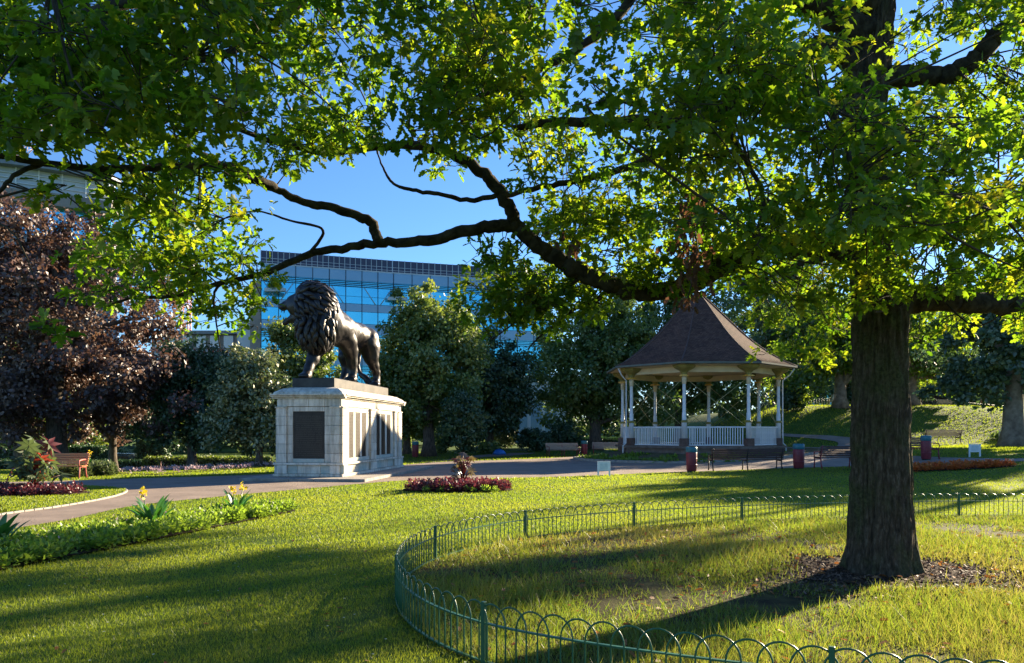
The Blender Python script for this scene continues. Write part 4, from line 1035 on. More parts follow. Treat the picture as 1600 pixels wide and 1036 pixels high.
def tree(name, label, cat, x, y, crowns, lm, n, ls, tr_r=.3, seed=1, clump=.6, nclump=90, bark='bark2', limbs=7, ttop=None, sub=0, group=None, droop=0.0, shell=.32, trunk_h=None):
    nclump = int(nclump*1.7); clump *= 1.2; ls *= 1.2
    group = group or {'tree': 'trees around the park', 'shrub': 'shrubs below the trees'}.get(cat)
    rg = np.random.default_rng(seed); z0 = tz(x, y)
    t = empty(name, (x, y, z0), 0, label, cat, group)
    top = max(c[2]+c[5] for c in crowns); low = min(c[2]-c[5] for c in crowns)
    th = trunk_h if trunk_h else .72*top
    b = MB(); k = 9; lean = rg.normal(size=2)*.03
    tp = [(lean[0]*th*(i/k)**2, lean[1]*th*(i/k)**2, th*i/k-.1*(i == 0)) for i in range(k+1)]
    tr_ = [tr_r*(1.45 if i == 0 else 1)*(1-.75*i/k) for i in range(k+1)]
    b.tube(tp, tr_, 14); b.build('trunk', M[bark], t)
    lb_ = MB(); vol = np.array([c[3]*c[4]*c[5] for c in crowns]); vol = vol/vol.sum()
    cen = []
    for _ in range(nclump):
        c = crowns[rg.choice(len(crowns), p=vol)]
        v = rg.normal(size=3); v /= np.linalg.norm(v); rr = shell+(1-shell)*rg.random()**.6
        rr *= 1+.34*mnoise.noise(Vector(v*2.4)+Vector((seed*3.1, 0, 0)))
        cen.append(np.array(c[:3])+v*np.array(c[3:])*rr)
    cen = np.array(cen); cen[:, 2] = np.maximum(cen[:, 2], low+.05)
    for i in range(limbs):
        e = cen[rg.integers(len(cen))]; s_ = Vector(tp[int(rg.uniform(.3, .75)*k)]); ev = Vector(e)
        lb_.tube(crom([s_, s_.lerp(ev, .5)+Vector((0, 0, .1*(ev-s_).length)), ev], 4), [tr_r*.42*(1-.1*q) for q in range(9)], 7, cap=False)
    if limbs: lb_.build('limb', M[bark], t)
    ci = rg.integers(0, len(cen), n); scl = rg.uniform(.5, 1.45, len(cen))[ci][:, None]
    off = rg.normal(size=(n, 3)); off /= np.linalg.norm(off, axis=1, keepdims=True); off *= (rg.random((n, 1))**.45)*clump*scl*np.array([1, 1, .75])
    pos = cen[ci]+off; mid = np.average(np.array([c[:3] for c in crowns]), axis=0, weights=vol)
    nor = nrm(off)*.9+nrm(pos-mid)*.55+np.array([0, 0, .5])+rg.normal(size=(n, 3))*.45
    dirs = rg.normal(size=(n, 3))+nrm(off)*.6; dirs[:, 2] -= .35+droop
    tone = rg.uniform(0, .85, len(cen))[ci]
    rn_ = np.clip(tone+rg.normal(size=n)*.2, 0, 1)
    cr = link('crown', scatter_mesh('crown', M[lm], pos, dirs, nor, ls*rg.uniform(.7, 1.3, n), LEAF_T, LEAF_F, rn_), t)
    return t
def at(px, Y): return ((px-800)*Y/F, Y)
def hz(py, Y): return CH+(HZ-py)*Y/F          # world height seen at row py
def tr_at(name, label, px, Y, rows, lm, n, ls, cat='tree', dx=0, **k):
    "rows: list of (px centre, py centre, rx px, ry px, ry depth m)"
    x, y = at(px, Y); z0 = tz(x, y); cs = []
    for (cx, cy, rx, ry, rd) in rows:
        cs.append(((cx-px)*Y/F, 0 if len(cs) == 0 else random.uniform(-.6, .6), hz(cy, Y)-z0, rx*Y/F, rd, ry*Y/F))
    return tree(name, label, cat, x, y, cs, lm, n, ls, **k)
tr_at('copper_beech', 'large copper beech with purple brown leaves and broad trunk', 88, 43, [(70, 480, 190, 170, 5.5), (190, 520, 90, 120, 3.5), (0, 420, 130, 130, 4), (110, 610, 160, 85, 4), (60, 645, 130, 45, 3.5)], 'copper', 68000, .2, seed=2, tr_r=.62, clump=.75, nclump=230, limbs=10, ttop=1)
tr_at('beech_tree', 'dark leaved tree with slim trunk beside the copper beech', 176, 50, [(190, 610, 80, 75, 3), (160, 560, 70, 60, 3)], 'copper', 14000, .22, seed=3, tr_r=.28, clump=.7, nclump=80)
tr_at('beech_tree', 'dark tree with grey trunk at the left edge of the park', 30, 52, [(10, 600, 110, 80, 3.5)], 'midgreen', 14000, .24, seed=4, tr_r=.4, clump=.7, nclump=80)
tr_at('evergreen_tree', 'dark broad evergreen between copper beech and variegated holly', 300, 46, [(305, 630, 68, 72, 2.4), (300, 580, 50, 45, 2), (355, 600, 40, 60, 1.5), (235, 670, 35, 40, 1.5)], 'darkgreen', 24000, .19, seed=5, tr_r=.3, clump=.5, nclump=130, limbs=3)
tr_at('variegated_holly', 'pale variegated holly tree left of the plinth', 405, 39, [(400, 630, 66, 75, 2.0), (400, 575, 46, 40, 1.5), (360, 660, 42, 46, 1.4), (440, 650, 40, 60, 1.4)], 'variegated', 24000, .16, seed=6, tr_r=.2, clump=.42, nclump=150, limbs=4)
tr_at('lime_tree', 'yellow green tree rising behind the lion', 462, 50, [(470, 560, 52, 62, 2.4), (455, 520, 34, 26, 1.8), (510, 600, 45, 50, 2)], 'lime', 15000, .2, seed=7, tr_r=.25, clump=.5, nclump=80)
tr_at('lime_tree', 'tall lime tree with sunlit top right of the plinth', 670, 50, [(672, 570, 84, 95, 3.6), (680, 500, 54, 50, 2.6), (620, 590, 40, 60, 2), (730, 530, 45, 50, 2)], 'lime', 34000, .2, seed=8, tr_r=.42, clump=.55, nclump=190)
tr_at('lime_tree', 'smaller shaded lime tree with dark trunk close behind the plinth', 636, 54, [(640, 630, 55, 55, 2.6)], 'midgreen', 12000, .22, seed=9, tr_r=.3, clump=.6, nclump=60)
tr_at('dark_tree', 'dense dark tree behind the clipped yew', 765, 56, [(760, 610, 58, 75, 3.2), (790, 640, 40, 45, 2.4), (750, 550, 40, 36, 2), (805, 590, 38, 60, 2)], 'darkgreen', 23000, .2, seed=10, tr_r=.35, clump=.6, nclump=110)
tr_at('yew_bush', 'rounded dark yew bush with upright feathery growth', 724, 47, [(724, 668, 42, 42, 1.7), (724, 640, 30, 24, 1.2)], 'darkgreen', 12000, .17, cat='bush', seed=11, tr_r=.14, clump=.3, nclump=120, limbs=0, droop=-1.6, trunk_h=1.5)
tr_at('chestnut_tree', 'large dark green tree left of the bandstand', 930, 60, [(925, 560, 90, 105, 4.6), (880, 600, 55, 75, 3), (960, 520, 60, 65, 3.2), (1000, 610, 50, 60, 3)], 'midgreen', 38000, .23, seed=12, tr_r=.5, clump=.7, nclump=190)
tr_at('chestnut_tree', 'tree seen behind and between the bandstand posts', 1060, 66, [(1060, 570, 90, 90, 4), (1010, 520, 70, 75, 3), (1100, 500, 80, 70, 3), (1130, 600, 60, 55, 3)], 'midgreen', 34000, .25, seed=13, tr_r=.4, clump=.7, nclump=120)
tr_at('grey_tree', 'tall grey green tree beyond the bandstand roof', 1215, 78, [(1215, 480, 95, 110, 6), (1260, 560, 70, 70, 4)], 'bluegreen', 28000, .28, seed=14, tr_r=.5, clump=.9, nclump=140)
def plane_tree(px, Y, label, rows, seed, n, lm='plane', r=.5):
    return tr_at('plane_tree', label, px, Y, rows, lm, n, .24, seed=seed, tr_r=r, clump=.7, nclump=120, bark='bark3', limbs=9)
plane_tree(1313, 58, 'plane tree with pale forked trunk on the mound left of the oak', [(1290, 520, 75, 70, 4), (1240, 590, 40, 45, 2.6), (1340, 550, 50, 50, 3)], 15, 20000)
plane_tree(1424, 60, 'plane tree on the mound half hidden by the oak trunk', [(1440, 520, 75, 70, 4), (1470, 580, 40, 40, 2.4)], 16, 16000, 'plane', .55)
plane_tree(1583, 44, 'massive tree with thick grey trunk at the right edge', [(1590, 520, 100, 95, 5.5), (1540, 590, 70, 45, 3.5), (1660, 480, 110, 120, 5.5)], 17, 42000, 'bluegreen', .62)
tr_at('purple_tree', 'distant purple leaved tree seen through the gap above the mound', 1480, 92, [(1480, 600, 75, 45, 5), (1530, 580, 50, 50, 4)], 'copper', 9000, .3, seed=18, tr_r=.5, clump=.9, nclump=60)
tr_at('park_tree', 'far green tree on the skyline right of the mound', 1560, 86, [(1560, 560, 90, 80, 5)], 'bluegreen', 14000, .3, seed=19, tr_r=.5, clump=1.0, nclump=60)
tr_at('park_tree', 'far green tree behind the plane tree trunk', 1370, 88, [(1370, 560, 90, 90, 5)], 'midgreen', 14000, .3, seed=20, tr_r=.5, clump=1.0, nclump=60)
tr_at('park_tree', 'far tree behind the evergreens left of the plinth', 250, 70, [(260, 630, 70, 45, 4)], 'lime', 9000, .28, seed=21, tr_r=.4, clump=.9, nclump=50)
tr_at('park_tree', 'far pale tree behind the hedges at far left', 60, 74, [(60, 660, 110, 45, 4)], 'lime', 12000, .28, seed=22, tr_r=.4, clump=.9, nclump=60)
# unseen trees added off the right edge, crowns shaped to dapple lawn and enclosure
for i, (x, y, h, r, rz_, n_, lb_) in enumerate(((27.6, 36.2, 15.2, 2.5, 2.3, 1700, 'unseen tall thin crowned tree added right of view to shade the lawn'), (31.6, 44.2, 18.0, 2.0, 1.7, 900, 'unseen slender tree added beside it to vary the lawn dapple'), (34.4, 39.8, 15.3, 1.7, 2.2, 800, 'unseen tall slim tree added farthest right to shade the fenced grass'))):
    tree('park_tree', lb_, 'tree', x, y, [(0, 0, h-tz(x, y), r, r, rz_)], 'midgreen', n_, .3, seed=30+i, tr_r=.25, clump=.36, nclump=24, limbs=4)
# ---- shrubs
def shrub(px, py, wpx, hpx, lm, label, seed, n=2500, ls=.14, name='shrub'):
    g = G(px, py); s = F/g.y
    return tree(name, label, 'shrub', g.x, g.y, [(0, 0, .5*hpx/s, .5*wpx/s, .45*wpx/s, .5*hpx/s)], lm, n, ls, seed=seed, tr_r=.05, clump=.22, nclump=50, limbs=0, trunk_h=.4*hpx/s)
shrub(789, 700, 40, 46, 'variegated', 'pale flowering shrub right of the clipped yew', 40, 3500)
shrub(765, 708, 36, 16, 'lime', 'low bright green shrub at the foot of the yew', 41, 1800)
shrub(835, 705, 60, 34, 'darkgreen', 'dark low shrub behind the blue tarpaulin', 42, 4500)
shrub(880, 702, 60, 44, 'darkgreen', 'dark shrub behind the pale slatted bench', 43, 4500)
shrub(865, 690, 40, 40, 'variegated', 'sunlit leafy shrub left of the big dark tree', 44, 3000)
shrub(690, 708, 18, 22, 'lime', 'small green shrub by the lime tree trunk', 45, 1200)
shrub(632, 704, 30, 30, 'lime', 'pale shrub just right of the plinth', 46, 1600)
shrub(1575, 688, 44, 14, 'midgreen', 'low leafy plant at the foot of the massive tree', 47, 1800)
shrub(1240, 640, 50, 40, 'darkgreen', 'dark shrub on the mound by the railing', 48, 3500, .2)
shrub(1330, 635, 40, 40, 'darkgreen', 'dark shrub behind the plane tree on the mound', 49, 3000, .2)
shrub(232, 728, 36, 22, 'lime', 'low golden shrub beyond the pink flower bed', 50, 1500)
shrub(320, 724, 40, 12, 'variegated', 'low pale shrub under the dark evergreen', 51, 1500)
def hedge(px0, px1, py0, py1, Y, label, lm='darkgreen', dep=1.0, n=6000, seed=60):
    x0, x1 = at(px0, Y)[0], at(px1, Y)[0]; xm = .5*(x0+x1); zb = tz(xm, Y); h = hz(py0, Y)-zb; L = x1-x0
    rg = np.random.default_rng(seed); t = empty('hedge', (xm, Y, zb), 0, label, 'hedge', 'clipped hedges')
    MB().box(-L/2+.12, L/2-.12, -dep/2+.12, dep/2-.12, 0, h-.12).build('branches', M['twig'], t)
    p = rg.uniform(-1, 1, (n, 3)); f = rg.integers(0, 3, n); sg = np.where(rg.random(n) < .5, -1, 1.)
    fr = np.where(f == 0)[0]; p[fr, 0] = sg[fr]; fr = np.where(f == 1)[0]; p[fr, 1] = sg[fr]; fr = np.where(f == 2)[0]; p[fr, 2] = 1
    nn = np.zeros((n, 3)); nn[np.arange(n), f] = np.where(f == 2, 1, sg)
    q = p*np.array([L/2, dep/2, h/2])+np.array([0, 0, h/2])+rg.normal(size=(n, 3))*.05
    link('leaves', scatter_mesh('leaves', M[lm], q, rg.normal(size=(n, 3)), nn+rg.normal(size=(n, 3))*.5, rg.uniform(.1, .2, n), LEAF_T, LEAF_F, rg.random(n)), t)
hedge(-30, 50, 703, 728, 56, 'clipped dark hedge block at the left edge of the photo', seed=61)
hedge(115, 162, 700, 728, 56, 'clipped dark hedge block right of the copper beech trunk', seed=62)
hedge(218, 262, 690, 722, 58, 'dark hedge beside the dark blue parked car', seed=63)
hedge(-30, 235, 721, 732, 53, 'long low dark hedge in front of the road', dep=.8, n=9000, seed=64)
hedge(230, 420, 716, 726, 50, 'low hedge running behind the pink flower bed', 'lime', .7, 6000, 65)
hedge(820, 980, 685, 706, 70, 'dark hedge beyond the bandstand on the left', dep=1.6, n=9000, seed=66)
# ================================================================== FLOWER BEDS
M['bedgreen'] = leafmat('bedding_leaf', [(.08, .15, .014), (.13, .21, .022), (.2, .27, .04)], [(.28, .46, .03), (.4, .55, .05)], .42, .04)
M['white_fl'] = mat('white_petal', (.65, .66, .55), None, .6)
M['pinkfl'] = leafmat('pink_petal', [(.42, .22, .3), (.55, .4, .42), (.62, .55, .52)], [(.4, .25, .3), (.5, .4, .4)], .3, .02)
M['coleus'] = leafmat('coleus_leaf', [(.035, .01, .014), (.08, .016, .026), (.2, .095, .09)], [(.14, .02, .035), (.25, .06, .07)], .35, .06)
M['orangefl'] = leafmat('orange_petal', [(.45, .08, .02), (.6, .16, .035), (.4, .18, .05)], [(.5, .1, .02), (.6, .2, .03)], .35, .03)
M['cannaleaf'] = leafmat('canna_leaf', [(.03, .11, .025), (.05, .15, .03)], [(.1, .32, .03), (.16, .38, .05)], .35, .09, .3)
M['cannafl'] = leafmat('yellow_petal', [(.75, .52, .02), (.8, .6, .03)], [(.8, .6, .03), (.8, .6, .03)], .4, .02)
M['castorleaf'] = leafmat('castor_leaf', [(.035, .04, .03), (.08, .05, .04), (.1, .1, .06)], [(.16, .12, .04), (.25, .2, .05)], .35, .1, .3)
M['castorred'] = leafmat('red_castor_leaf', [(.12, .016, .02), (.22, .04, .03)], [(.4, .05, .03), (.5, .1, .04)], .4, .06)
M['greyleaf'] = leafmat('grass_clump_leaf', [(.06, .09, .04), (.1, .12, .05)], [(.1, .15, .04), (.15, .2, .06)], .3, .04)
rg = np.random.default_rng(77)
def bed_sheet(name, poly, lift=.03, m='soil'):
    o = MB().add([(x, y, tz(x, y)+lift) for x, y in poly], [tuple(range(len(poly)))]).build(name, M[m])
    if o.data.polygons[0].normal.z < 0: o.data.flip_normals()
    return tag(o, kind='structure')
def fill(poly, n, rg):
    xs = np.array([p[0] for p in poly]); ys = np.array([p[1] for p in poly]); out = np.zeros((0, 2))
    while len(out) < n:
        q = np.stack([rg.uniform(xs.min(), xs.max(), 4*n), rg.uniform(ys.min(), ys.max(), 4*n)], 1)
        out = np.concatenate([out, q[inpoly(q[:, 0], q[:, 1], poly)]])
    return out[:n]
def mound_plants(name, label, poly, nplants, h, spread, nl, ls, lm, cat='plants', flowers=None, lift=.03):
    "low bedding: many small rosettes of leaves standing on the soil"
    c = fill(poly, nplants, rg); hh = h*rg.uniform(.75, 1.2, nplants)
    ci = np.repeat(np.arange(nplants), nl); n = len(ci)
    v = rg.normal(size=(n, 3)); v[:, 2] = np.abs(v[:, 2]); v = nrm(v)*(rg.random((n, 1))**.35)
    p = np.zeros((n, 3)); p[:, :2] = c[ci]+v[:, :2]*spread; p[:, 2] = terr(p[:, 0], p[:, 1])+lift+v[:, 2]*hh[ci]
    d = v*np.array([1, 1, .6])+rg.normal(size=(n, 3))*.3; d[:, 2] += .25
    nn = np.array([0, 0, 1.])+v*.4+rg.normal(size=(n, 3))*.3
    tone = rg.uniform(.2, .8, nplants)[ci]
    o = link(name, scatter_mesh(name, M[lm], p, d, nn, ls*rg.uniform(.7, 1.3, n), LEAF_T, LEAF_F, np.clip(tone+rg.normal(size=n)*.2, 0, 1)))
    tag(o, label, cat, kind='stuff'); return c, hh
BED1 = [(-6.6, 7.9), (-6.03, 9.0), (-5.55, 10.8), (-5.15, 12.6), (-4.75, 14.3), (-4.42, 15.7), (-4.55, 16.0), (-5.3, 15.6), (-6.1, 13.5), (-6.9, 11.3), (-7.5, 9.3), (-7.8, 7.9)]
bed_sheet('flower_bed_soil', BED1)
BED1i = [(x*.985-.085, y) for x, y in BED1]
mound_plants('bedding_plants', 'band of bright green leafy bedding plants along the path at lower left', BED1i, 500, .21, .13, 44, .068, 'bedgreen')
mound_plants('white_bedding_flowers', 'tiny white flowers dotted over the green bedding at lower left', [(x-.25, y+.1) for x, y in BED1i], 150, .26, .12, 3, .045, 'pinkfl')
def canna(loc, label, n=9, h=.55, flowers=1, seed=1):
    r_ = random.Random(seed); t = empty('canna_plant', loc, 0, label, 'plant', 'canna plants in the long bed')
    me_ = []
    vs = []; f = []
    K = 7
    for i in range(K):
        s = i/(K-1); wv = .3*math.sin(math.pi*min(1, .08+s*.92))**.75*.5*(1 if i < K-1 else .02); z = -.35*s*s
        vs += [(-wv, s, z+.3*wv), (0, s, z), (wv, s, z+.3*wv)]
    for i in range(K-1): f += [(i*3, i*3+1, i*3+4, i*3+3), (i*3+1, i*3+2, i*3+5, i*3+4)]
    lm_ = bpy.data.meshes.new('leaf'); lm_.from_pydata(vs, [], f); lm_.polygons.foreach_set('use_smooth', [True]*len(f)); lm_.materials.append(M['cannaleaf'])
    for i in range(n):
        a = 2*math.pi*i/n+r_.uniform(-.3, .3); q = link('leaf', lm_, t, (.1*math.cos(a), .1*math.sin(a), .02+r_.uniform(0, .16)))
        s = h*r_.uniform(.7, 1.05); q.scale = (s*.9, s, s); q.rotation_euler = (R(r_.uniform(52, 86)), 0, a-R(90))
    for i in range(flowers):
        x, y = r_.uniform(-.16, .16), r_.uniform(-.12, .12); hh = h*r_.uniform(1.1, 1.3)
        st = MB().tube([(x*.4, y*.4, 0), (x, y, hh)], .008, 6).build('stem', M['cannaleaf'], t)
        rg2 = np.random.default_rng(seed*10+i); m = 16
        p = rg2.normal(size=(m, 3))*np.array([.022, .022, .045])+np.array([x, y, hh+.03])
        link('flower', scatter_mesh('flower', M['cannafl'], p, rg2.normal(size=(m, 3))+np.array([0, 0, .5]), rg2.normal(size=(m, 3)), rg2.uniform(.05, .09, m), [(0, 0, 0), (.4, .6, .08), (0, 1, 0), (-.4, .6, .08)], LEAF_F, rg2.random(m)), t)
    return t
canna(Vector((-6.85, 10.2, .05)), 'canna with yellow flower spike at the left edge of the photo', 15, .42, 1, 3)
canna(Vector((-5.95, 12.75, .05)), 'leafy canna clump in the middle of the long green bed', 20, .44, 1, 4)
canna(Vector((-5.22, 14.55, .05)), 'canna with two yellow flower heads near the end of the green bed', 17, .4, 2, 5)
def ellipse(c, rx, ry, n=36, rz=0): return [(c[0]+rx*math.cos(2*math.pi*i/n), c[1]+ry*math.sin(2*math.pi*i/n)) for i in range(n)]
def palmate(loc, label, h, n, ls, seed, mats=('castorleaf', 'castorred'), cat='plant'):
    "castor oil plant: star shaped leaves on stalks"
    r_ = random.Random(seed); t = empty('castor_plant', loc, 0, label, cat, 'castor plants in the beds')
    vs = [(0, 0, 0)]; f = []; lobes = 8
    for i in range(lobes):
        a = R(-150+300*i/(lobes-1)); L = 1-.35*abs(i-(lobes-1)/2)/((lobes-1)/2)
        dv = (math.sin(a), math.cos(a)); pv = (dv[1], -dv[0])
        b0 = len(vs)
        vs += [(dv[0]*L*.42+pv[0]*.13, dv[1]*L*.42+pv[1]*.13, .02), (dv[0]*L, dv[1]*L, -.16), (dv[0]*L*.42-pv[0]*.13, dv[1]*L*.42-pv[1]*.13, .02), (dv[0]*L*.45, dv[1]*L*.45, -.03)]
        f += [(0, b0, b0+3), (b0, b0+1, b0+3), (b0+1, b0+2, b0+3), (b0+2, 0, b0+3)]
    V_ = np.array(vs); me_ = []
    for q, mname in enumerate(mats*2):
        tf = f; k = len(vs)
        fl = np.concatenate([np.array(x) for x in f]); lt = np.full(len(f), 3)
        me_.append(npmesh('leaf', V_, fl, np.arange(len(f))*3, lt, M[mname], np.full(k, .15+.25*q)))
    st = MB()
    for i in range(n):
        a = r_.uniform(0, 6.28); rr = r_.uniform(.05, .42)*h; z = h*r_.uniform(.3, 1.0)*(1-.35*rr/h)
        e = Vector((rr*math.cos(a), rr*math.sin(a), z)); st.tube([(0, 0, z*.35), tuple(e*.5+Vector((0, 0, z*.3))), tuple(e)], .009, 5)
        o = link('leaf', me_[r_.choice([0, 0, 2, 2, 1])], t, e); s = ls*r_.uniform(.6, 1.15); o.scale = (s, s, s)
        o.rotation_euler = (R(r_.uniform(-75, 15)), R(r_.uniform(-35, 35)), r_.uniform(0, 6.28))
    st.tube([(0, 0, -.05), (0, 0, h*.75)], [.025, .014], 7); st.build('stem', M['castorred'], t); return t
# round bed on the lawn
c1 = G(716, 766); E1b = ellipse((c1.x, c1.y), 1.55, .95)
bed_sheet('round_flower_bed_soil', E1b)
mound_plants('coleus_bedding', 'mound of dark red and purple bedding plants on the round lawn bed', ellipse((c1.x, c1.y), 1.4, .8), 170, .26, .14, 34, .085, 'coleus')
mound_plants('lime_bedding', 'few bright green plants edging the round dark red bed', [(c1.x-1.1, c1.y-.9), (c1.x+1.1, c1.y-.9), (c1.x+1.2, c1.y-.65), (c1.x-1.2, c1.y-.65)], 14, .14, .09, 26, .06, 'bedgreen')
palmate(Vector((c1.x+.15, c1.y+.1, .1)), 'dark leafy castor plant in the middle of the round red bed', .95, 34, .19, 5)
# left island bed
c2 = G(48, 774); E2b = ellipse((c2.x-.8, c2.y), 2.3, 1.05)
bed_sheet('island_flower_bed_soil', E2b, .06)
mound_plants('coleus_bedding', 'pink and dark red bedding plants on the left grass island', ellipse((c2.x-.8, c2.y), 2.2, .95), 230, .2, .13, 30, .08, 'coleus', lift=.06)
palmate(Vector((c2.x+.05, c2.y+.1, .1)), 'tall castor plant with silvery star leaves on the left grass island', 1.35, 40, .42, 6, ('greyleaf', 'castorred'))
# orange bed right of the oak
c3 = G(1470, 733)
E3b = ellipse((c3.x-.3, c3.y), 3.0, .75)
bed_sheet('orange_flower_bed_soil', E3b, .03)
mound_plants('orange_bedding', 'low orange flowers in the strip bed right of the oak trunk', ellipse((c3.x-.3, c3.y), 2.9, .65), 260, .2, .13, 24, .085, 'orangefl')
def spiky(loc, label, h, n, m, seed, name='spiky_plant'):
    r_ = random.Random(seed); t = empty(name, loc, 0, label, 'plant', 'spiky bedding plants'); 
    for i in range(n):
        a = r_.uniform(0, 6.28); L = h*r_.uniform(.7, 1.1); sp = r_.uniform(.1, .8); b = MB()
        d = Vector((math.cos(a)*math.sin(sp), math.sin(a)*math.sin(sp), math.cos(sp))); s_ = Vector((-math.sin(a), math.cos(a), 0))
        v = []
        for k in range(4):
            tt = k/3; p = d*(L*tt)+Vector((0, 0, -.25*L*sp*tt*tt)); wv = .022*(1-tt)+.002; v += [p-s_*wv, p+s_*wv]
        b.add(v, [(0, 1, 3, 2), (2, 3, 5, 4), (4, 5, 7, 6)]); b.build('blade', M[m], t)
    return t
M['rustblade'] = mat('rusty_blade', (.42, .13, .06), (.52, .2, .1), .5, scale=3)
M['paleblade'] = mat('pale_pink_blade', (.5, .3, .22), None, .5)
spiky(Vector((c3.x-1.2, c3.y, .05+tz(c3.x-1.2, c3.y))), 'rust coloured spiky plant in the orange bed', 1.1, 16, 'rustblade', 7)
# pink bed on the far left
PB = gl([(180, 741), (210, 732), (290, 730), (370, 727), (430, 726), (432, 730), (370, 734), (300, 738), (250, 743)])
bed_sheet('pink_flower_bed_soil', PB, .04)
mound_plants('pink_bedding', 'long strip of pale pink and white flowers left of the plinth', PB, 420, .16, .16, 14, .1, 'pinkfl', lift=.05)
for i, (px, py) in enumerate(((258, 733), (292, 732), (250, 738), (305, 734))):
    spiky(G(px, py), ['rusty spiky plant at the left of the pink bed', 'rusty spiky plant in the middle of the pink bed', 'small rusty spiky plant at the front of the pink bed', 'dark spiky plant at the right of the pink bed'][i], [.95, .85, .5, .6][i], 12, 'paleblade', 20+i)
spiky(G(168, 739), 'pale spiky plant by the low lavender block', .7, 9, 'paleblade', 31)
gb = G(140, 748)
PB2 = gl([(90, 748), (178, 744), (176, 740), (96, 741)])
mound_plants('lavender_block', 'low block of grey green feathery plants beside the orange bench', PB2, 200, .42, .12, 60, .12, 'greyleaf')
canna(G(138, 742), 'canna with yellow flowers behind the low lavender block', 9, .7, 1, 9)
# tarpaulin
M['bluetarp'] = mat('blue_tarpaulin', (.02, .12, .42), (.03, .2, .6), .35, scale=3, bump=.6, bscale=6)
g = G(780, 711); t = empty('tarpaulin_bundle', g, 0, 'bright blue tarpaulin bundle at the edge of the shrubs', 'tarpaulin')
tb_ = MB(); rt = random.Random(4)
tv_ = []
for v in ICV:
    q = Vector((v.x*.48, v.y*.35, max(v.z, -.1)*.36)); q += Vector(v)*.1*mnoise.noise(v*2.5); tv_.append(q+Vector((0, 0, .06)))
tb_.add(tv_, ICF, True); tb_.build('cover', M['bluetarp'], t)
MB().box(-.4, .4, -.28, .28, -.02, .05).build('pallet', M['slatgrey'], t)
# ================================================================== VEHICLES
M['carblue'] = mat('dark_blue_car_paint', (.03, .045, .08), None, .25, .3, coat=.6)
M['vanwhite'] = mat('white_van_paint', (.6, .66, .7), None, .3, coat=.4)
M['carglass'] = mat('car_glass', (.05, .07, .09), None, .06, 0, spec=.8)
M['tyre'] = mat('tyre', (.015, .015, .015), None, .8)
M['rim'] = mat('rim', (.35, .35, .36), None, .35, .7)
M['lampglass'] = mat('lamp_glass', (.5, .5, .48), None, .15)
def car(loc, rz, paint, label, cat, van=False):
    t = empty('parked_'+cat, loc, rz, label, cat)
    if not van:
        low = [(-2.1, .3), (-2.15, .65), (-2.05, .85), (-1.0, .95), (1.0, .95), (2.0, .9), (2.15, .7), (2.12, .3)]
        top = [(-1.15, .93), (-.55, 1.38), (.75, 1.42), (1.65, .93)]; wx = 1.3; Wd = .86
    else:
        low = [(-2.4, .35), (-2.45, .8), (-2.3, 1.15), (-1.6, 1.3), (2.45, 1.3), (2.45, .35)]
        top = [(-1.6, 1.28), (-.95, 2.1), (2.43, 2.15), (2.44, 1.28)]; wx = 1.55; Wd = .95
    def ex(poly, w0, w1, n0=0):
        b = MB(); n = len(poly); zc_ = max(p[1] for p in poly)
        vs = [(x, -w0, z) for x, z in poly]+[(x, w0, z) for x, z in poly]
        if w1 != w0: vs = [(x, -(w0 if z < zc_-.2 else w1), z) for x, z in poly]+[(x, (w0 if z < zc_-.2 else w1), z) for x, z in poly]
        b.add(vs, [tuple(range(n)), tuple(range(n, 2*n))[::-1]]+[(i, n+i, n+(i+1) % n, (i+1) % n) for i in range(n)]); return b
    ex(low, Wd, Wd).build('body', M[paint], t); ex(top, Wd-.05, Wd-.17).build('cabin', M[paint], t)
    gz = MB(); x0, x1 = (-1.0, 1.45) if not van else (-1.35, -.3)
    z0, z1 = (1.0, 1.34) if not van else (1.4, 1.95)
    for s in (-1, 1):
        for (a_, b_) in (((x0, x0+.95), (x0+1.05, x1)) if not van else ((x0, x1),)):
            w0, w1 = Wd-.05, Wd-.16
            q = [(a_+(.12 if a_ == x0 else 0), z0), (b_-(0 if b_ != x1 else .05), z0), (b_-(.3 if b_ == x1 else 0), z1), (a_+(.5 if a_ == x0 else 0), z1)]
            mbw = MB(); mbw.add([(x, s*((w0 if k < 2 else w1)+.012), z) for k, (x, z) in enumerate(q)]+[(x, s*((w0 if k < 2 else w1)-.03), z) for k, (x, z) in enumerate(q)], [(0, 1, 2, 3), (4, 7, 6, 5), (0, 4, 5, 1), (1, 5, 6, 2), (2, 6, 7, 3), (3, 7, 4, 0)]); mbw.build('window', M['carglass'], t)
    a_, b_ = top[0], top[1]
    MB().add([(a_[0]-.0+.06, -.66, a_[1]+.06), (a_[0]+.06, .66, a_[1]+.06), (b_[0]-.06, .58, b_[1]-.05), (b_[0]-.06, -.58, b_[1]-.05)], [(0, 1, 2, 3)]).build('windscreen', M['carglass'], t).location = (-.03, 0, .02)
    for x in (-wx, wx):
        for s in (-1, 1):
            b = MB().lathe([(.2, -.1), (.3, -.1), (.33, -.06), (.33, .06), (.3, .1), (.2, .1)], 20); o = b.build('wheel', M['tyre'], t, (x, s*(Wd-.08), .33)); o.rotation_euler = (R(90), 0, 0)
            r_ = MB().lathe([(.02, -.105), (.2, -.1), (.21, .1), (.02, .105)], 12).build('rim', M['rim'], o)
    for s in (-1, 1): MB().box(low[1][0]-.03, low[1][0]+.1, s*.6-.16, s*.6+.16, low[1][1]-.06, low[1][1]+.08, bev=.02).build('headlight', M['lampglass'], t)
    return t
x, y = at(196, 62); car((x, y, hz(716, 62)-1.0), R(190), 'carblue', 'dark blue car parked behind the low hedge at left', 'car')
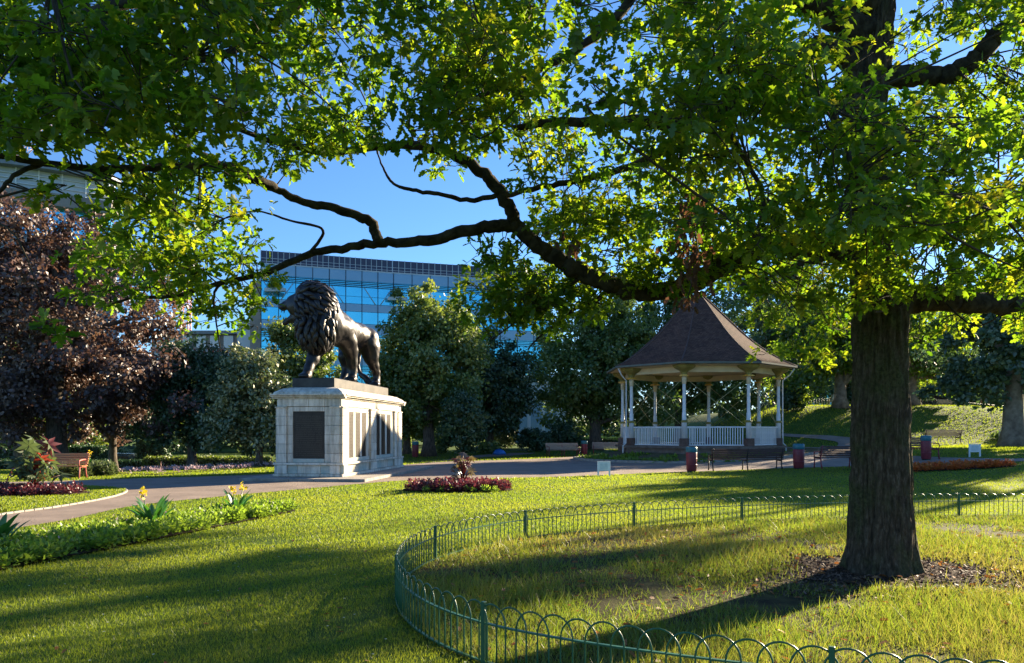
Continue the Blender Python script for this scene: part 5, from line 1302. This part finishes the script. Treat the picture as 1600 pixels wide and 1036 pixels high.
x, y = at(14, 64); car((x, y, hz(716, 64)-1.0), R(185), 'carblue', 'dark car at the left edge behind the hedge', 'car')
x, y = at(1640, 46); car((x, y, tz(x, y)), R(-20), 'vanwhite', 'white van at the right edge behind the massive tree', 'van', True)
# ================================================================== RAILINGS
M['railgreen'] = mat('green_rail_paint', (.05, .12, .08), None, .5)
M['railpale'] = mat('pale_rail_paint', (.3, .33, .32), None, .5)
def railing(p0, p1, h, sp, m, label, r=.012):
    p0, p1 = Vector(p0), Vector(p1); t = empty('railing', p0, 0, label, 'railing', 'railings at the park edge'); d = p1-p0; n = int(d.length/sp)
    bm_ = MB().tube([(0, 0, 0), (0, 0, h)], r, 5).mesh('bar', M[m])
    for i in range(n+1):
        q = p0.lerp(p1, i/n); link('bar', bm_, t, q-p0)
    for z in (h*.93, h*.12): MB().tube([Vector((0, 0, z)), d+Vector((0, 0, z))], r*1.3, 5).build('rail', M[m], t)
    return t
x0, _ = at(45, 60); x1, _ = at(117, 60); zz = hz(728, 60)
railing((x0, 60, zz), (x1, 60, zz), 1.15, .16, 'railpale', 'pale upright railings behind the copper beech trunk', .02)
a_ = G(1228, 633); x0, _ = at(1150, 66); x1, _ = at(1345, 66)
railing((x0, 66, tz(x0, 66)), (x1, 66, tz(x1, 66)), 1.1, .22, 'railgreen', 'dark green railings along the back of the mound left of the oak', .014)
x0, _ = at(1428, 68); x1, _ = at(1570, 68)
railing((x0, 68, tz(x0, 68)), (x1, 68, tz(x1, 68)), 1.1, .2, 'railgreen', 'green railings along the mound crest right of the oak', .016)
# ================================================================== BUILDINGS
def glassmat(name, c, c2, rough=.08, mixv=.45, scale=.15, metal=0):
    m, t, o = newmat(name); b = t.nodes.new('ShaderNodeBsdfPrincipled'); b.inputs['Roughness'].default_value = rough
    t.links.new(ramp(t, noise_fac(t, scale, 2, coord='Object'), [(.35, c), (.65, c2)]), b.inputs['Base Color'])
    b.inputs['Metallic'].default_value = metal; b.inputs['Specular IOR Level'].default_value = .5; b.inputs['IOR'].default_value = 1.45
    t.links.new(b.outputs[0], o.inputs[0]); return m
M['glassblue'] = glassmat('blue_glass', (.1, .56, .76), (.17, .7, .88), .1, metal=.75)
M['spandrel'] = glassmat('grey_blue_spandrel', (.2, .34, .46), (.24, .38, .5), .25, metal=.4)
M['mullion'] = mat('dark_mullion', (.02, .04, .06), None, .4, .3)
M['brace'] = mat('pale_steel_brace', (.35, .5, .58), None, .5)
M['screen'] = mat('roof_screen', (.05, .06, .11), None, .5)
M['paleclad'] = mat('pale_cladding', (.4, .46, .5), (.5, .55, .58), .5, scale=.3)
M['concrete'] = mat('warm_concrete', (.2, .18, .16), (.28, .25, .22), .8, scale=.4)
M['brick'] = mat('red_brick', (.24, .07, .05), (.32, .1, .07), .85, scale=2)
M['roofgrey'] = mat('grey_roof', (.17, .2, .22), (.22, .25, .27), .6, scale=.5)
def facade(root, A, B, levels, ncol, dep=.25):
    "levels: (z0,z1,kind); panes and panels one by one along A->B"
    A, B = Vector(A), Vector(B); d = B-A; L = d.length; a = math.atan2(d.y, d.x); cw = L/ncol
    cache = {}
    for (z0, z1, kind) in levels:
        if kind in ('pane', 'spandrel'):
            for k in range(ncol):
                key = (kind, round(z1-z0, 3))
                if key not in cache:
                    cache[key] = MB().box(.05, cw-.05, 0, .12, .03, z1-z0-.03).mesh('window' if kind == 'pane' else 'spandrel_panel', M['glassblue' if kind == 'pane' else 'spandrel'])
                p = A+d*(k/ncol); link('window' if kind == 'pane' else 'spandrel_panel', cache[key], root, (p.x-root.location.x, p.y-root.location.y, z0-root.location.z), a).rotation_euler = (random.gauss(0, .004), 0, a+random.gauss(0, .006))
    z0 = min(l[0] for l in levels); z1 = max(l[1] for l in levels)
    mm = MB().box(-.06, .06, -.07, .1, 0, z1-z0).mesh('mullion', M['mullion'])
    for k in range(ncol+1):
        p = A+d*(k/ncol); link('mullion', mm, root, (p.x-root.location.x, p.y-root.location.y, z0-root.location.z), a)
    for (za, zb, kind) in levels:
        if kind == 'louvre':
            for j in range(4):
                z = za+(zb-za)*(j+.5)/4
                MB().box(0, L, -.06, .08, -.05, .05).build('louvre', M['mullion'], root, (A.x-root.location.x, A.y-root.location.y, z-root.location.z), a)
    # dark backing body
    nrm_ = Vector((-d.y, d.x, 0)).normalized()
    return a
# glass office: two slightly angled planes
YA, YB, YC = 122, 129.5, 138
A = Vector(((408-800)*YA/F, YA, 0)); B_ = Vector(((615-800)*YB/F, YB, 0)); C_ = Vector(((860-800)*YC/F, YC, 0))
off = empty('glass_office', (A.x, A.y, 0), 0, 'large blue glass office block with dark roof screen behind the lion', 'building')
def zA(row): return hz(row, YA)                # heights read off the left end
top = zA(412)
lv = []; z = top
heights = [('spandrel', 1.55), ('louvre', 1.0), ('pane', 2.6), ('spandrel', 1.35)]
z = top
seq = [('spandrel', 1.7), ('louvre', 1.1), ('pane', 1.5), ('pane', 1.2), ('spandrel', 1.3), ('pane', 2.0),
       ('spandrel', 1.7), ('louvre', 1.1), ('pane', 1.5), ('pane', 1.3), ('spandrel', 1.3), ('louvre', 1.0), ('pane', 2.6), ('spandrel', 1.5), ('louvre', 1.0), ('pane', 2.6), ('spandrel', 1.5), ('louvre', 1.0), ('pane', 2.6), ('spandrel', 1.5)]
for kind, h in seq:
    if z-h < 4: break
    lv.append((z-h, z, kind)); z -= h
facade(off, A, B_, lv, 8); facade(off, B_, C_, lv, 9)
zlow = lv[-1][0]
nA = Vector((-(B_-A).y, (B_-A).x, 0)).normalized(); 
body = MB().prism([(p.x-A.x, p.y-A.y) for p in (A+nA*.35, B_+nA*.35, C_+nA*.35, C_+nA*26, A+nA*26)], 0, top-.1); body.build('structure', M['mullion'], off)
# blue glass backing behind the louvre rows
for (p, q, n_) in ((A, B_, 8), (B_, C_, 9)):
    d = q-p; a = math.atan2(d.y, d.x)
    for (z0, z1, kind) in lv:
        if kind == 'louvre': MB().box(0, d.length, .12, .2, z0, z1).build('glazing_band', M['glassblue'], off, (p.x-A.x, p.y-A.y, 0), a)
    # diagonal braces seen behind the glass, set just proud in the reveal
    zb0, zb1 = lv[3][0], lv[2][1]
    cw = d.length/n_
    for k in range(n_):
        s = 1 if k % 2 else -1; x0, x1 = (k*cw+.4, (k+1)*cw-.4)
        if k % 3 == 2: continue
        MB().tube([(x0, -.02, zb0 if s > 0 else zb1), (x1, -.02, zb1 if s > 0 else zb0)], .09, 4).build('brace', M['brace'], off, (p.x-A.x, p.y-A.y, 0), a)
    # roof screen with posts and guard rails
    ns = n_*3
    MB().box(0, d.length, 1.2, 1.3, top+.4, top+2.4).build('roof_screen', M['screen'], off, (p.x-A.x, p.y-A.y, 0), a)
    pmh = MB().box(-.05, .05, 1.1, 1.18, top, top+2.45).mesh('screen_post', M['paleclad'])
    for k in range(ns): link('screen_post', pmh, off, (p.x-A.x+d.x*k/ns, p.y-A.y+d.y*k/ns, 0), a)
    for zz in (.5, 1.0): MB().box(0, d.length, .3, .36, top+zz, top+zz+.06).build('guard_rail', M['paleclad'], off, (p.x-A.x, p.y-A.y, 0), a)
    MB().box(0, d.length, -.1, .1, top, top+.16).build('parapet', M['paleclad'], off, (p.x-A.x, p.y-A.y, 0), a)
# concrete end towers left of the glass
for (xa, xb, m, zr) in ((370, 392, 'paleclad', 500), (392, 408, 'concrete', 440)):
    MB().box((xa-800)*YA/F-A.x, (xb-800)*YA/F-A.x-.02, -.4 if m == 'concrete' else .2, 12, 0, hz(zr, YA)).build('end_tower', M[m], off)
# terrace planters on the facade
for (px, pw) in ((432, 34), (622, 30)):
    Y_ = 121.5 if px < 600 else 129; rg3 = np.random.default_rng(px); x = (px-800)*Y_/F; n = 900
    p = rg3.normal(size=(n, 3))*np.array([pw*.3*Y_/F*.5, .25, .5]); z_ = hz(448 if px < 600 else 462, Y_)
    o = link('planter_foliage', scatter_mesh('planter_foliage', M['lime'], p+np.array([x-A.x, Y_-A.y-.6, z_]), rg3.normal(size=(n, 3)), rg3.normal(size=(n, 3)), rg3.uniform(.2, .45, n), LEAF_T, LEAF_F, rg3.random(n)), off)
    MB().box(x-A.x-1.6, x-A.x+1.6, Y_-A.y-1.0, Y_-A.y-.2, z_-.9, z_-.35).build('planter', M['paleclad'], off)
# ---- left office with overhanging roof
Yl = 95; lo = empty('corner_office', ((0-800)*Yl/F, Yl, 0), 0, 'grey office top with overhanging roof at upper left', 'building')
x0 = (-160-800)*Yl/F-lo.location.x; x1 = (128-800)*Yl/F-lo.location.x
def curve_slab(name, z0, z1, out, m, x1_=x1, rise=1.6):
    poly = [(x0+(x1_-x0)*i/10, -out+ (i/10)**2*9) for i in range(11)]+[(x1_, 9.6), (x0, 9.6)]
    return MB().prism(poly, z0, z1).build(name, M[m], lo)
zt = hz(242, Yl)
curve_slab('roof_slab', zt-.8, zt, 2.2, 'roofgrey'); curve_slab('storey', zt-3.6, zt-.8, .8, 'paleclad', x1-.8)
curve_slab('balcony_slab', zt-5.2, zt-3.6, 1.6, 'concrete', x1-.2); curve_slab('glazed_storey', zt-9, zt-5.2, .3, 'glassblue', x1-1.2)
curve_slab('lower_storeys', 0, zt-9, .6, 'roofgrey', x1-.6); curve_slab('plant_room', zt, zt+2.0, -3, 'roofgrey', x1-7)
for z_ in (zt-1.5, zt-2.1, zt-2.7): MB().tube([(x0+(x1-.8-x0)*i/10, -1.0+(i/10)**2*9, z_) for i in range(11)], .06, 5).build('rail', M['signwhite'], lo)
for i in range(11): MB().box(-.06, .06, -.1, .05, zt-3.6, zt-.8).build('rail_post', M['signwhite'], lo, (x0+(x1-.8-x0)*i/10, -1.0+(i/10)**2*9, 0))
# ---- mid left building under construction
Ym = 140; mo = empty('flat_block', ((345-800)*Ym/F, Ym, 0), 0, 'pale flat roofed block with glazed top storey behind the crane', 'building')
def mx(px): return (px-345)*Ym/F
zt = hz(517, Ym)
MB().box(mx(230), mx(440), -.6, 16, zt-.6, zt).build('roof_slab', M['roofgrey'], mo)
MB().box(mx(236), mx(436), .2, 15, zt-3.4, zt-.6).build('top_storey', M['concrete'], mo)
MB().box(mx(236), mx(436), -.1, 15, zt-7.6, zt-3.4).build('wall', M['paleclad'], mo); MB().box(mx(250), mx(436), .05, 15, 0, zt-7.6).build('lower_wall', M['brick'], mo)
for k in range(9):
    w_ = MB().box(.3, 2.0, -.03, .18, zt-3.1, zt-.9).build('window', M['signwhite'], mo, (mx(240)+k*2.5, 0, 0))
    w_ = MB().box(.3, 2.1, -.16, -.12, zt-7.2, zt-4.9).build('window', M['glassblue'], mo, (mx(240)+k*2.5, 0, 0))
for k in range(26): MB().box(0, .3, -.35, -.2, zt-4.0, zt-3.3).build('baluster', M['brick'], mo, (mx(238)+k*.85, 0, 0))
for k in range(5): MB().box(.2, 1.4, -.03, .06, zt-10.6, zt-9.2).build('lower_window', M['signwhite'], mo, (mx(256)+k*3.2, 0, 0))
# brick block lower left
bo = empty('brick_block', ((275-800)*120/F, 120, 0), 0, 'red brick block glimpsed between copper beech and evergreen', 'building')
MB().box(-2.6, 2.4, 0, 9, 0, hz(552, 120)).build('wall', M['brick'], bo); MB().box(-2.8, 2.6, -.2, 9.2, hz(552, 120), hz(549, 120)).build('coping', M['kerb'], bo)
for k in range(3): MB().box(-2+k*1.5, -1.1+k*1.5, -.06, .05, hz(585, 120), hz(565, 120)).build('window', M['signwhite'], bo)
# pale block glimpsed right of the yew
go = empty('pale_pavilion', ((825-800)*85/F, 85, 0), 0, 'pale panelled building glimpsed between the dark trees', 'building')
MB().box(-1.6, 4.2, 0, 8, 0, hz(590, 85)).build('wall', M['paleclad'], go); MB().box(-2.2, 4.8, -.8, 8.5, hz(590, 85), hz(586, 85)).build('roof', M['signwhite'], go)
for k in range(3): MB().box(-1.3+k*1.6, -.1+k*1.6, -.08, .05, .6, hz(630, 85)).build('window', M['spandrel'], go)
MB().tube([(2.6, -1.2, 0), (2.6, -1.2, hz(592, 85))], .1, 8).build('column', M['signwhite'], go)
# blue building behind the mound
ro = empty('far_glass_block', ((1290-800)*130/F, 130, 0), 0, 'pale blue glazed block far behind the mound', 'building')
MB().box(-5, 6, 0, 10, 0, hz(560, 130)).build('structure', M['paleclad'], ro)
for i in range(7):
    for k in range(5): MB().box(-4.6+k*2.1, -2.9+k*2.1, -.08, .03, hz(560, 130)-2.6-i*2.2, hz(560, 130)-1.0-i*2.2).build('window', M['glassblue'], ro)
# ---- far belt of trees closing the park
M['farwood'] = leafmat('far_leaf', [(.025, .05, .02), (.045, .075, .028), (.07, .1, .035)], [(.08, .15, .04), (.14, .2, .05)], .35, .05)
rgw = np.random.default_rng(88); cw_ = []
for px in np.arange(-500, 2300, 34):
    Yw = rgw.uniform(98, 108); x = (px-800)*Yw/F; z0 = tz(x, Yw)
    top_ = hz(rgw.uniform(560, 620) if px > 1150 else rgw.uniform(630, 655), Yw)
    for _ in range(5): cw_.append((x+rgw.normal()*2.5, Yw+rgw.normal()*2, z0+(top_-z0)*rgw.uniform(.1, 1), rgw.uniform(1.6, 2.8)))
cw_ = np.array(cw_); nw_ = 30000; ci = rgw.integers(0, len(cw_), nw_); of = rgw.normal(size=(nw_, 3)); of = nrm(of)*rgw.random((nw_, 1))**.4
pw_ = cw_[ci, :3]+of*cw_[ci, 3:4]
o = link('far_wood', scatter_mesh('far_wood', M['farwood'], pw_, rgw.normal(size=(nw_, 3)), of+np.array([0, 0, .5])+rgw.normal(size=(nw_, 3))*.4, rgw.uniform(.5, .95, nw_), LEAF_T, LEAF_F, rgw.random(nw_)))
tag(o, 'far belt of trees closing the edge of the park', 'wood', kind='stuff')
# ---- cranes
M['cranered'] = mat('crane_red', (.45, .12, .07), (.55, .2, .13), .5, scale=.5); M['craneyel'] = mat('crane_jib', (.5, .36, .3), None, .5)
def lattice(p, q, w, m, name, root, n):
    p, q = Vector(p), Vector(q); d = (q-p); t = d.normalized(); s = t.cross(Vector((0, 1, 0))).normalized(); u = t.cross(s).normalized(); b = MB(); r = w*.055
    cs = [s*(w/2)+u*(w/2), s*(w/2)-u*(w/2), -s*(w/2)-u*(w/2), -s*(w/2)+u*(w/2)]
    for c in cs: b.tube([p+c, q+c], r*1.3, 4)
    for i in range(n):
        a_, b_ = p+d*(i/n), p+d*((i+1)/n)
        for k in range(4):
            c, c2 = cs[k], cs[(k+1) % 4]
            b.tube([a_+c, b_+c2] if i % 2 else [a_+c2, b_+c], r*.7, 3); b.tube([a_+c, a_+c2], r*.7, 3)
    return b.build(name, M[m], root, -Vector(root.location))
c_ = empty('tower_crane', tuple(P(290, 674, 170)*1)[:2]+(0,), 0, 'red lattice tower crane mast above the flat roofed block', 'crane', 'tower cranes')
bx_ = P(290, 674, 170)
lattice((bx_.x, 170, 0), (bx_.x, 170, hz(395, 170)), 1.7, 'cranered', 'mast', c_, 34)
lattice((bx_.x, 170, hz(398, 170)), tuple(P(196, 215, 170)), 1.3, 'craneyel', 'jib', c_, 16)
MB().box(-1.6, 1.6, -1.2, 1.2, hz(420, 170), hz(400, 170)).build('cab', M['signwhite'], c_)
c_ = empty('tower_crane', tuple(P(-60, 674, 190)*1)[:2]+(0,), 0, 'crane with pale slanting jib above the upper left office', 'crane', 'tower cranes')
bx_ = P(-60, 674, 190)
lattice((bx_.x, 190, 0), (bx_.x, 190, hz(330, 190)), 1.7, 'cranered', 'mast', c_, 34)
lattice((bx_.x, 190, hz(330, 190)), tuple(P(110, 160, 190)), 1.9, 'craneyel', 'jib', c_, 18)
# ================================================================== GROUND COVER (stuff)
M['blade'] = leafmat('grass_blade', [(.066, .108, .009), (.112, .155, .013), (.18, .19, .025)], [(.29, .41, .018), (.46, .51, .028)], .45, .03)
M['roughblade'] = leafmat('rough_grass_blade', [(.06, .105, .012), (.11, .14, .02), (.2, .17, .045), (.24, .2, .085)], [(.22, .36, .02), (.36, .38, .04), (.42, .33, .08)], .4, .04)
rg = np.random.default_rng(9)
def blades(name, p, h, wd, m, tone, label, lean=.35):
    n = len(p); z = terr(p[:, 0], p[:, 1]); a = rg.uniform(0, 6.283, n); t = np.stack([np.cos(a), np.sin(a), 0*a], 1)
    l = rg.normal(size=(n, 2))*lean*h[:, None]
    V = np.zeros((n, 3, 3)); base = np.stack([p[:, 0], p[:, 1], z+.004], 1)
    V[:, 0] = base-t*wd[:, None]/2; V[:, 1] = base+t*wd[:, None]/2; V[:, 2] = base+np.stack([l[:, 0], l[:, 1], h], 1)
    o = link(name, npmesh(name, V.reshape(-1, 3), np.arange(3*n), np.arange(n)*3, np.full(n, 3), M[m], np.repeat(tone, 3)))
    return tag(o, label, 'grass', kind='stuff')
def nz(p, s, seed=0.0): return np.array([mnoise.noise(Vector((a*s+seed, b*s, seed))) for a, b in p])
n = 620000; Y_ = 4.6*(40/4.6)**rg.random(n); X_ = rg.uniform(-1, 1, n)*(.72*Y_+1.6); q = np.stack([X_, Y_], 1)
inside = inpoly(X_, Y_, ENC)
pw = np.stack([(q-np.array(PO[:2])) @ np.array(PW[:2]), (q-np.array(PO[:2])) @ np.array(PD[:2])], 1)
onstone = (np.abs(pw[:, 0]) < 2.4) & (pw[:, 1] > -1.2) & (pw[:, 1] < 9)
ok = ~inpoly(X_, Y_, PATH) & ~inpoly(X_, Y_, PSIDE) & ~onstone & ~inpoly(X_, Y_, BED1) & ~inpoly(X_, Y_, E1b) & ~inpoly(X_, Y_, E3b) & ~inside
pl_ = q[ok]; f = np.clip(pl_[:, 1]/5, 1, 6)
tone = np.clip(.42+.55*nz(pl_, .33)+.3*nz(pl_, 1.6, 4.4)+rg.normal(size=len(pl_))*.22, 0, 1)
bare = nz(pl_, .9, 12.7)+.6*nz(pl_, 2.6, 2.2); kp = (bare > -.62) | (rg.random(len(pl_)) < .35); pl_ = pl_[kp]; f = f[kp]; tone = tone[kp]
blades('lawn_grass', pl_,   .026*f**.2*rg.uniform(.6, 1.3, len(pl_)), .0046*f, 'blade', tone, 'short mown lawn grass in front of the path')
nm_ = 80000; pm_ = np.stack([rg.uniform(8, 52, nm_), rg.uniform(33, 70, nm_)], 1)
pm_ = pm_[~inpoly(pm_[:, 0], pm_[:, 1], PATH) & ~inpoly(pm_[:, 0], pm_[:, 1], PHILL) & (np.hypot(pm_[:, 0]-BC.x, pm_[:, 1]-BC.y) > 7.3)]
blades('mound_grass', pm_, .09*rg.uniform(.6, 1.3, len(pm_)), np.full(len(pm_), .05), 'blade', np.clip(.4+.4*nz(pm_, .2)+rg.normal(size=len(pm_))*.2, 0, 1), 'grass on the slope of the mound right of the bandstand')
nm_ = 60000; pm_ = np.stack([rg.uniform(-42, 4, nm_), rg.uniform(26, 56, nm_)], 1)
pm_ = pm_[~inpoly(pm_[:, 0], pm_[:, 1], PATH) & ~inpoly(pm_[:, 0], pm_[:, 1], PSIDE) & ~inpoly(pm_[:, 0], pm_[:, 1], PB) & ~inpoly(pm_[:, 0], pm_[:, 1], ISL)]
blades('far_lawn_grass', pm_, .06*rg.uniform(.6, 1.3, len(pm_)), np.full(len(pm_), .045), 'blade', np.clip(.4+.4*nz(pm_, .2)+rg.normal(size=len(pm_))*.2, 0, 1), 'grass beyond the path under the left trees')
# the island lawn
ii = inpoly(X_, Y_, ISL) & ~inpoly(X_, Y_, E2b); pi_ = q[ii]
z_save = terr
o = blades('island_grass', pi_, .035*np.ones(len(pi_))*rg.uniform(.7, 1.3, len(pi_)), .0055*np.clip(pi_[:, 1]/5, 1, 6), 'blade', rg.uniform(.2, .8, len(pi_)), 'short grass on the left island between the paths'); o.location.z = .045
# rough grass inside the fence, bare near the trunk and in patches
pe = q[inside]; dtr = np.hypot((pe[:, 0]-OX)/1.25, pe[:, 1]-OY)
nn_ = nz(pe, .55, 3.3)+.5*nz(pe, 1.7, 8.1)
keep = (dtr+.9*nn_+rg.normal(size=len(pe))*.2 > 1.15) & (nn_*1.1+rg.random(len(pe))*.9 > .02)
pe = pe[keep]; nn_ = nn_[keep]; f = np.clip(pe[:, 1]/5, 1, 4)
tall = (rg.random(len(pe)) < .12)
blades('rough_grass', pe, np.where(tall, .13, .055)*(1+.5*np.clip(nn_, -.5, .8))*rg.uniform(.6, 1.3, len(pe)), .0065*f, 'roughblade', np.clip(.38+.45*nz(pe, .35, 5.5)+rg.normal(size=len(pe))*.22, 0, 1), 'long patchy green and straw coloured grass inside the hoop fence', .45)
# extra tall tufts round the enclosure
# mulch ring
MU = []
for i in range(48):
    a = 2*math.pi*i/48; r = .85+.25*mnoise.noise(Vector((math.cos(a)*1.5, math.sin(a)*1.5, 4)))+.25*abs(math.cos(a)); MU.append((OX+r*1.25*math.cos(a), OY+r*.95*math.sin(a)))
o = MB().add([(x, y, .014) for x, y in MU], [tuple(range(48))]).build('bark_mulch_patch', M['mulch']); tag(o, kind='structure')
M['chip'] = leafmat('bark_chip', [(.05, .03, .022), (.1, .062, .045), (.2, .13, .1)], [(.05, .03, .02), (.05, .03, .02)], .05, .03)
nc = 9000; a = rg.uniform(0, 6.283, nc); r = 1.95*rg.random(nc)**.6; pc = np.stack([OX+1.25*r*np.cos(a), OY+.95*r*np.sin(a), np.full(nc, .022)], 1)
d = rg.normal(size=(nc, 3)); d[:, 2] *= .3
o = link('bark_chips', scatter_mesh('bark_chips', M['chip'], pc, d, np.array([0, 0, 1.])+rg.normal(size=(nc, 3))*.35, rg.uniform(.02, .055, nc), [(.18, 0, 0), (.2, 1, .05), (-.2, 1, .05), (-.18, 0, 0)], [(0, 1, 2, 3)], rg.random(nc))); tag(o, 'brown bark chips scattered round the foot of the oak', 'bark chips', kind='stuff')
# bare soil patches and fallen leaves
M['fallen'] = leafmat('fallen_leaf', [(.16, .05, .015), (.28, .1, .025), (.22, .13, .06)], [(.35, .12, .03), (.4, .2, .05)], .3, .04)
nf = 1100; pf = np.stack([rg.uniform(-.6, 9, nf), rg.uniform(4.6, 12.5, nf)], 1); pf = pf[inpoly(pf[:, 0], pf[:, 1], ENC)]; nf = len(pf)
d = rg.normal(size=(nf, 3)); d[:, 2] *= .2
o = link('fallen_leaves', scatter_mesh('fallen_leaves', M['fallen'], np.concatenate([pf, rg.uniform(.02, .06, (nf, 1))], 1), d, np.array([0, 0, 1.])+rg.normal(size=(nf, 3))*.4, rg.uniform(.05, .1, nf), TV, TF, rg.random(nf))); tag(o, 'orange brown fallen oak leaves in the fenced grass', 'fallen leaves', kind='stuff')
nf = 240; Yf = rg.uniform(5.2, 15, nf); pf = np.stack([rg.uniform(-1, 1, nf)*(.7*Yf), Yf], 1); pf = pf[~inpoly(pf[:, 0], pf[:, 1], ENC) & ~inpoly(pf[:, 0], pf[:, 1], PATH) & ~inpoly(pf[:, 0], pf[:, 1], BED1)]; nf = len(pf)
d = rg.normal(size=(nf, 3)); d[:, 2] *= .2
o = link('lawn_litter', scatter_mesh('lawn_litter', M['fallen'], np.concatenate([pf, rg.uniform(.02, .035, (nf, 1))], 1), d, np.array([0, 0, 1.])+rg.normal(size=(nf, 3))*.3, rg.uniform(.03, .075, nf), TV, TF, rg.random(nf))); tag(o, 'a few brown oak leaves blown over the mown lawn', 'fallen leaves', kind='stuff')
nf = 260; Yf = rg.uniform(5.2, 16, nf); pf = np.stack([rg.uniform(-1, 1, nf)*(.7*Yf), Yf], 1); pf = pf[~inpoly(pf[:, 0], pf[:, 1], ENC) & ~inpoly(pf[:, 0], pf[:, 1], PATH) & ~inpoly(pf[:, 0], pf[:, 1], BED1)]; nf = len(pf); Q_ = []; 
for r_ in range(5):
    a = r_*1.2566; Q_.append(np.stack([np.cos(a+pf[:, 0]), np.sin(a+pf[:, 0]), np.full(nf, .15)], 1))
o = link('lawn_daisies', scatter_mesh('lawn_daisies', M['white_fl'], np.tile(np.concatenate([pf, np.full((nf, 1), .035)], 1), (5, 1)), np.concatenate(Q_), np.tile(np.array([[0, 0, 1.]]), (5*nf, 1)), np.full(5*nf, .012), LEAF_T, LEAF_F, np.zeros(5*nf))); tag(o, 'tiny white daisies scattered in the mown lawn', 'daisies', kind='stuff')
# weeds on the bandstand bed
nw = 5000; a = rg.uniform(3.1, 6.4, nw); rr_ = rg.uniform(4.9, 6.6, nw); x = BC.x+rr_*np.cos(a)*1.06; y = BC.y+rr_*np.sin(a)*.97; zz = np.interp(rr_, [4.6, 6.6], [.5, .1])
keep = np.array([mnoise.noise(Vector((u*.6, v*.6, 1))) for u, v in zip(x, y)]) > -.1
p = np.stack([x, y, zz], 1)[keep]; nw = len(p)
o = link('bandstand_weeds', scatter_mesh('bandstand_weeds', M['bedgreen'], p, rg.normal(size=(nw, 3))+np.array([0, 0, .6]), rg.normal(size=(nw, 3)), rg.uniform(.08, .22, nw), LEAF_T, LEAF_F, rg.random(nw)*.6)); tag(o, 'green weeds growing on the bank below the bandstand', 'weeds', kind='stuff')
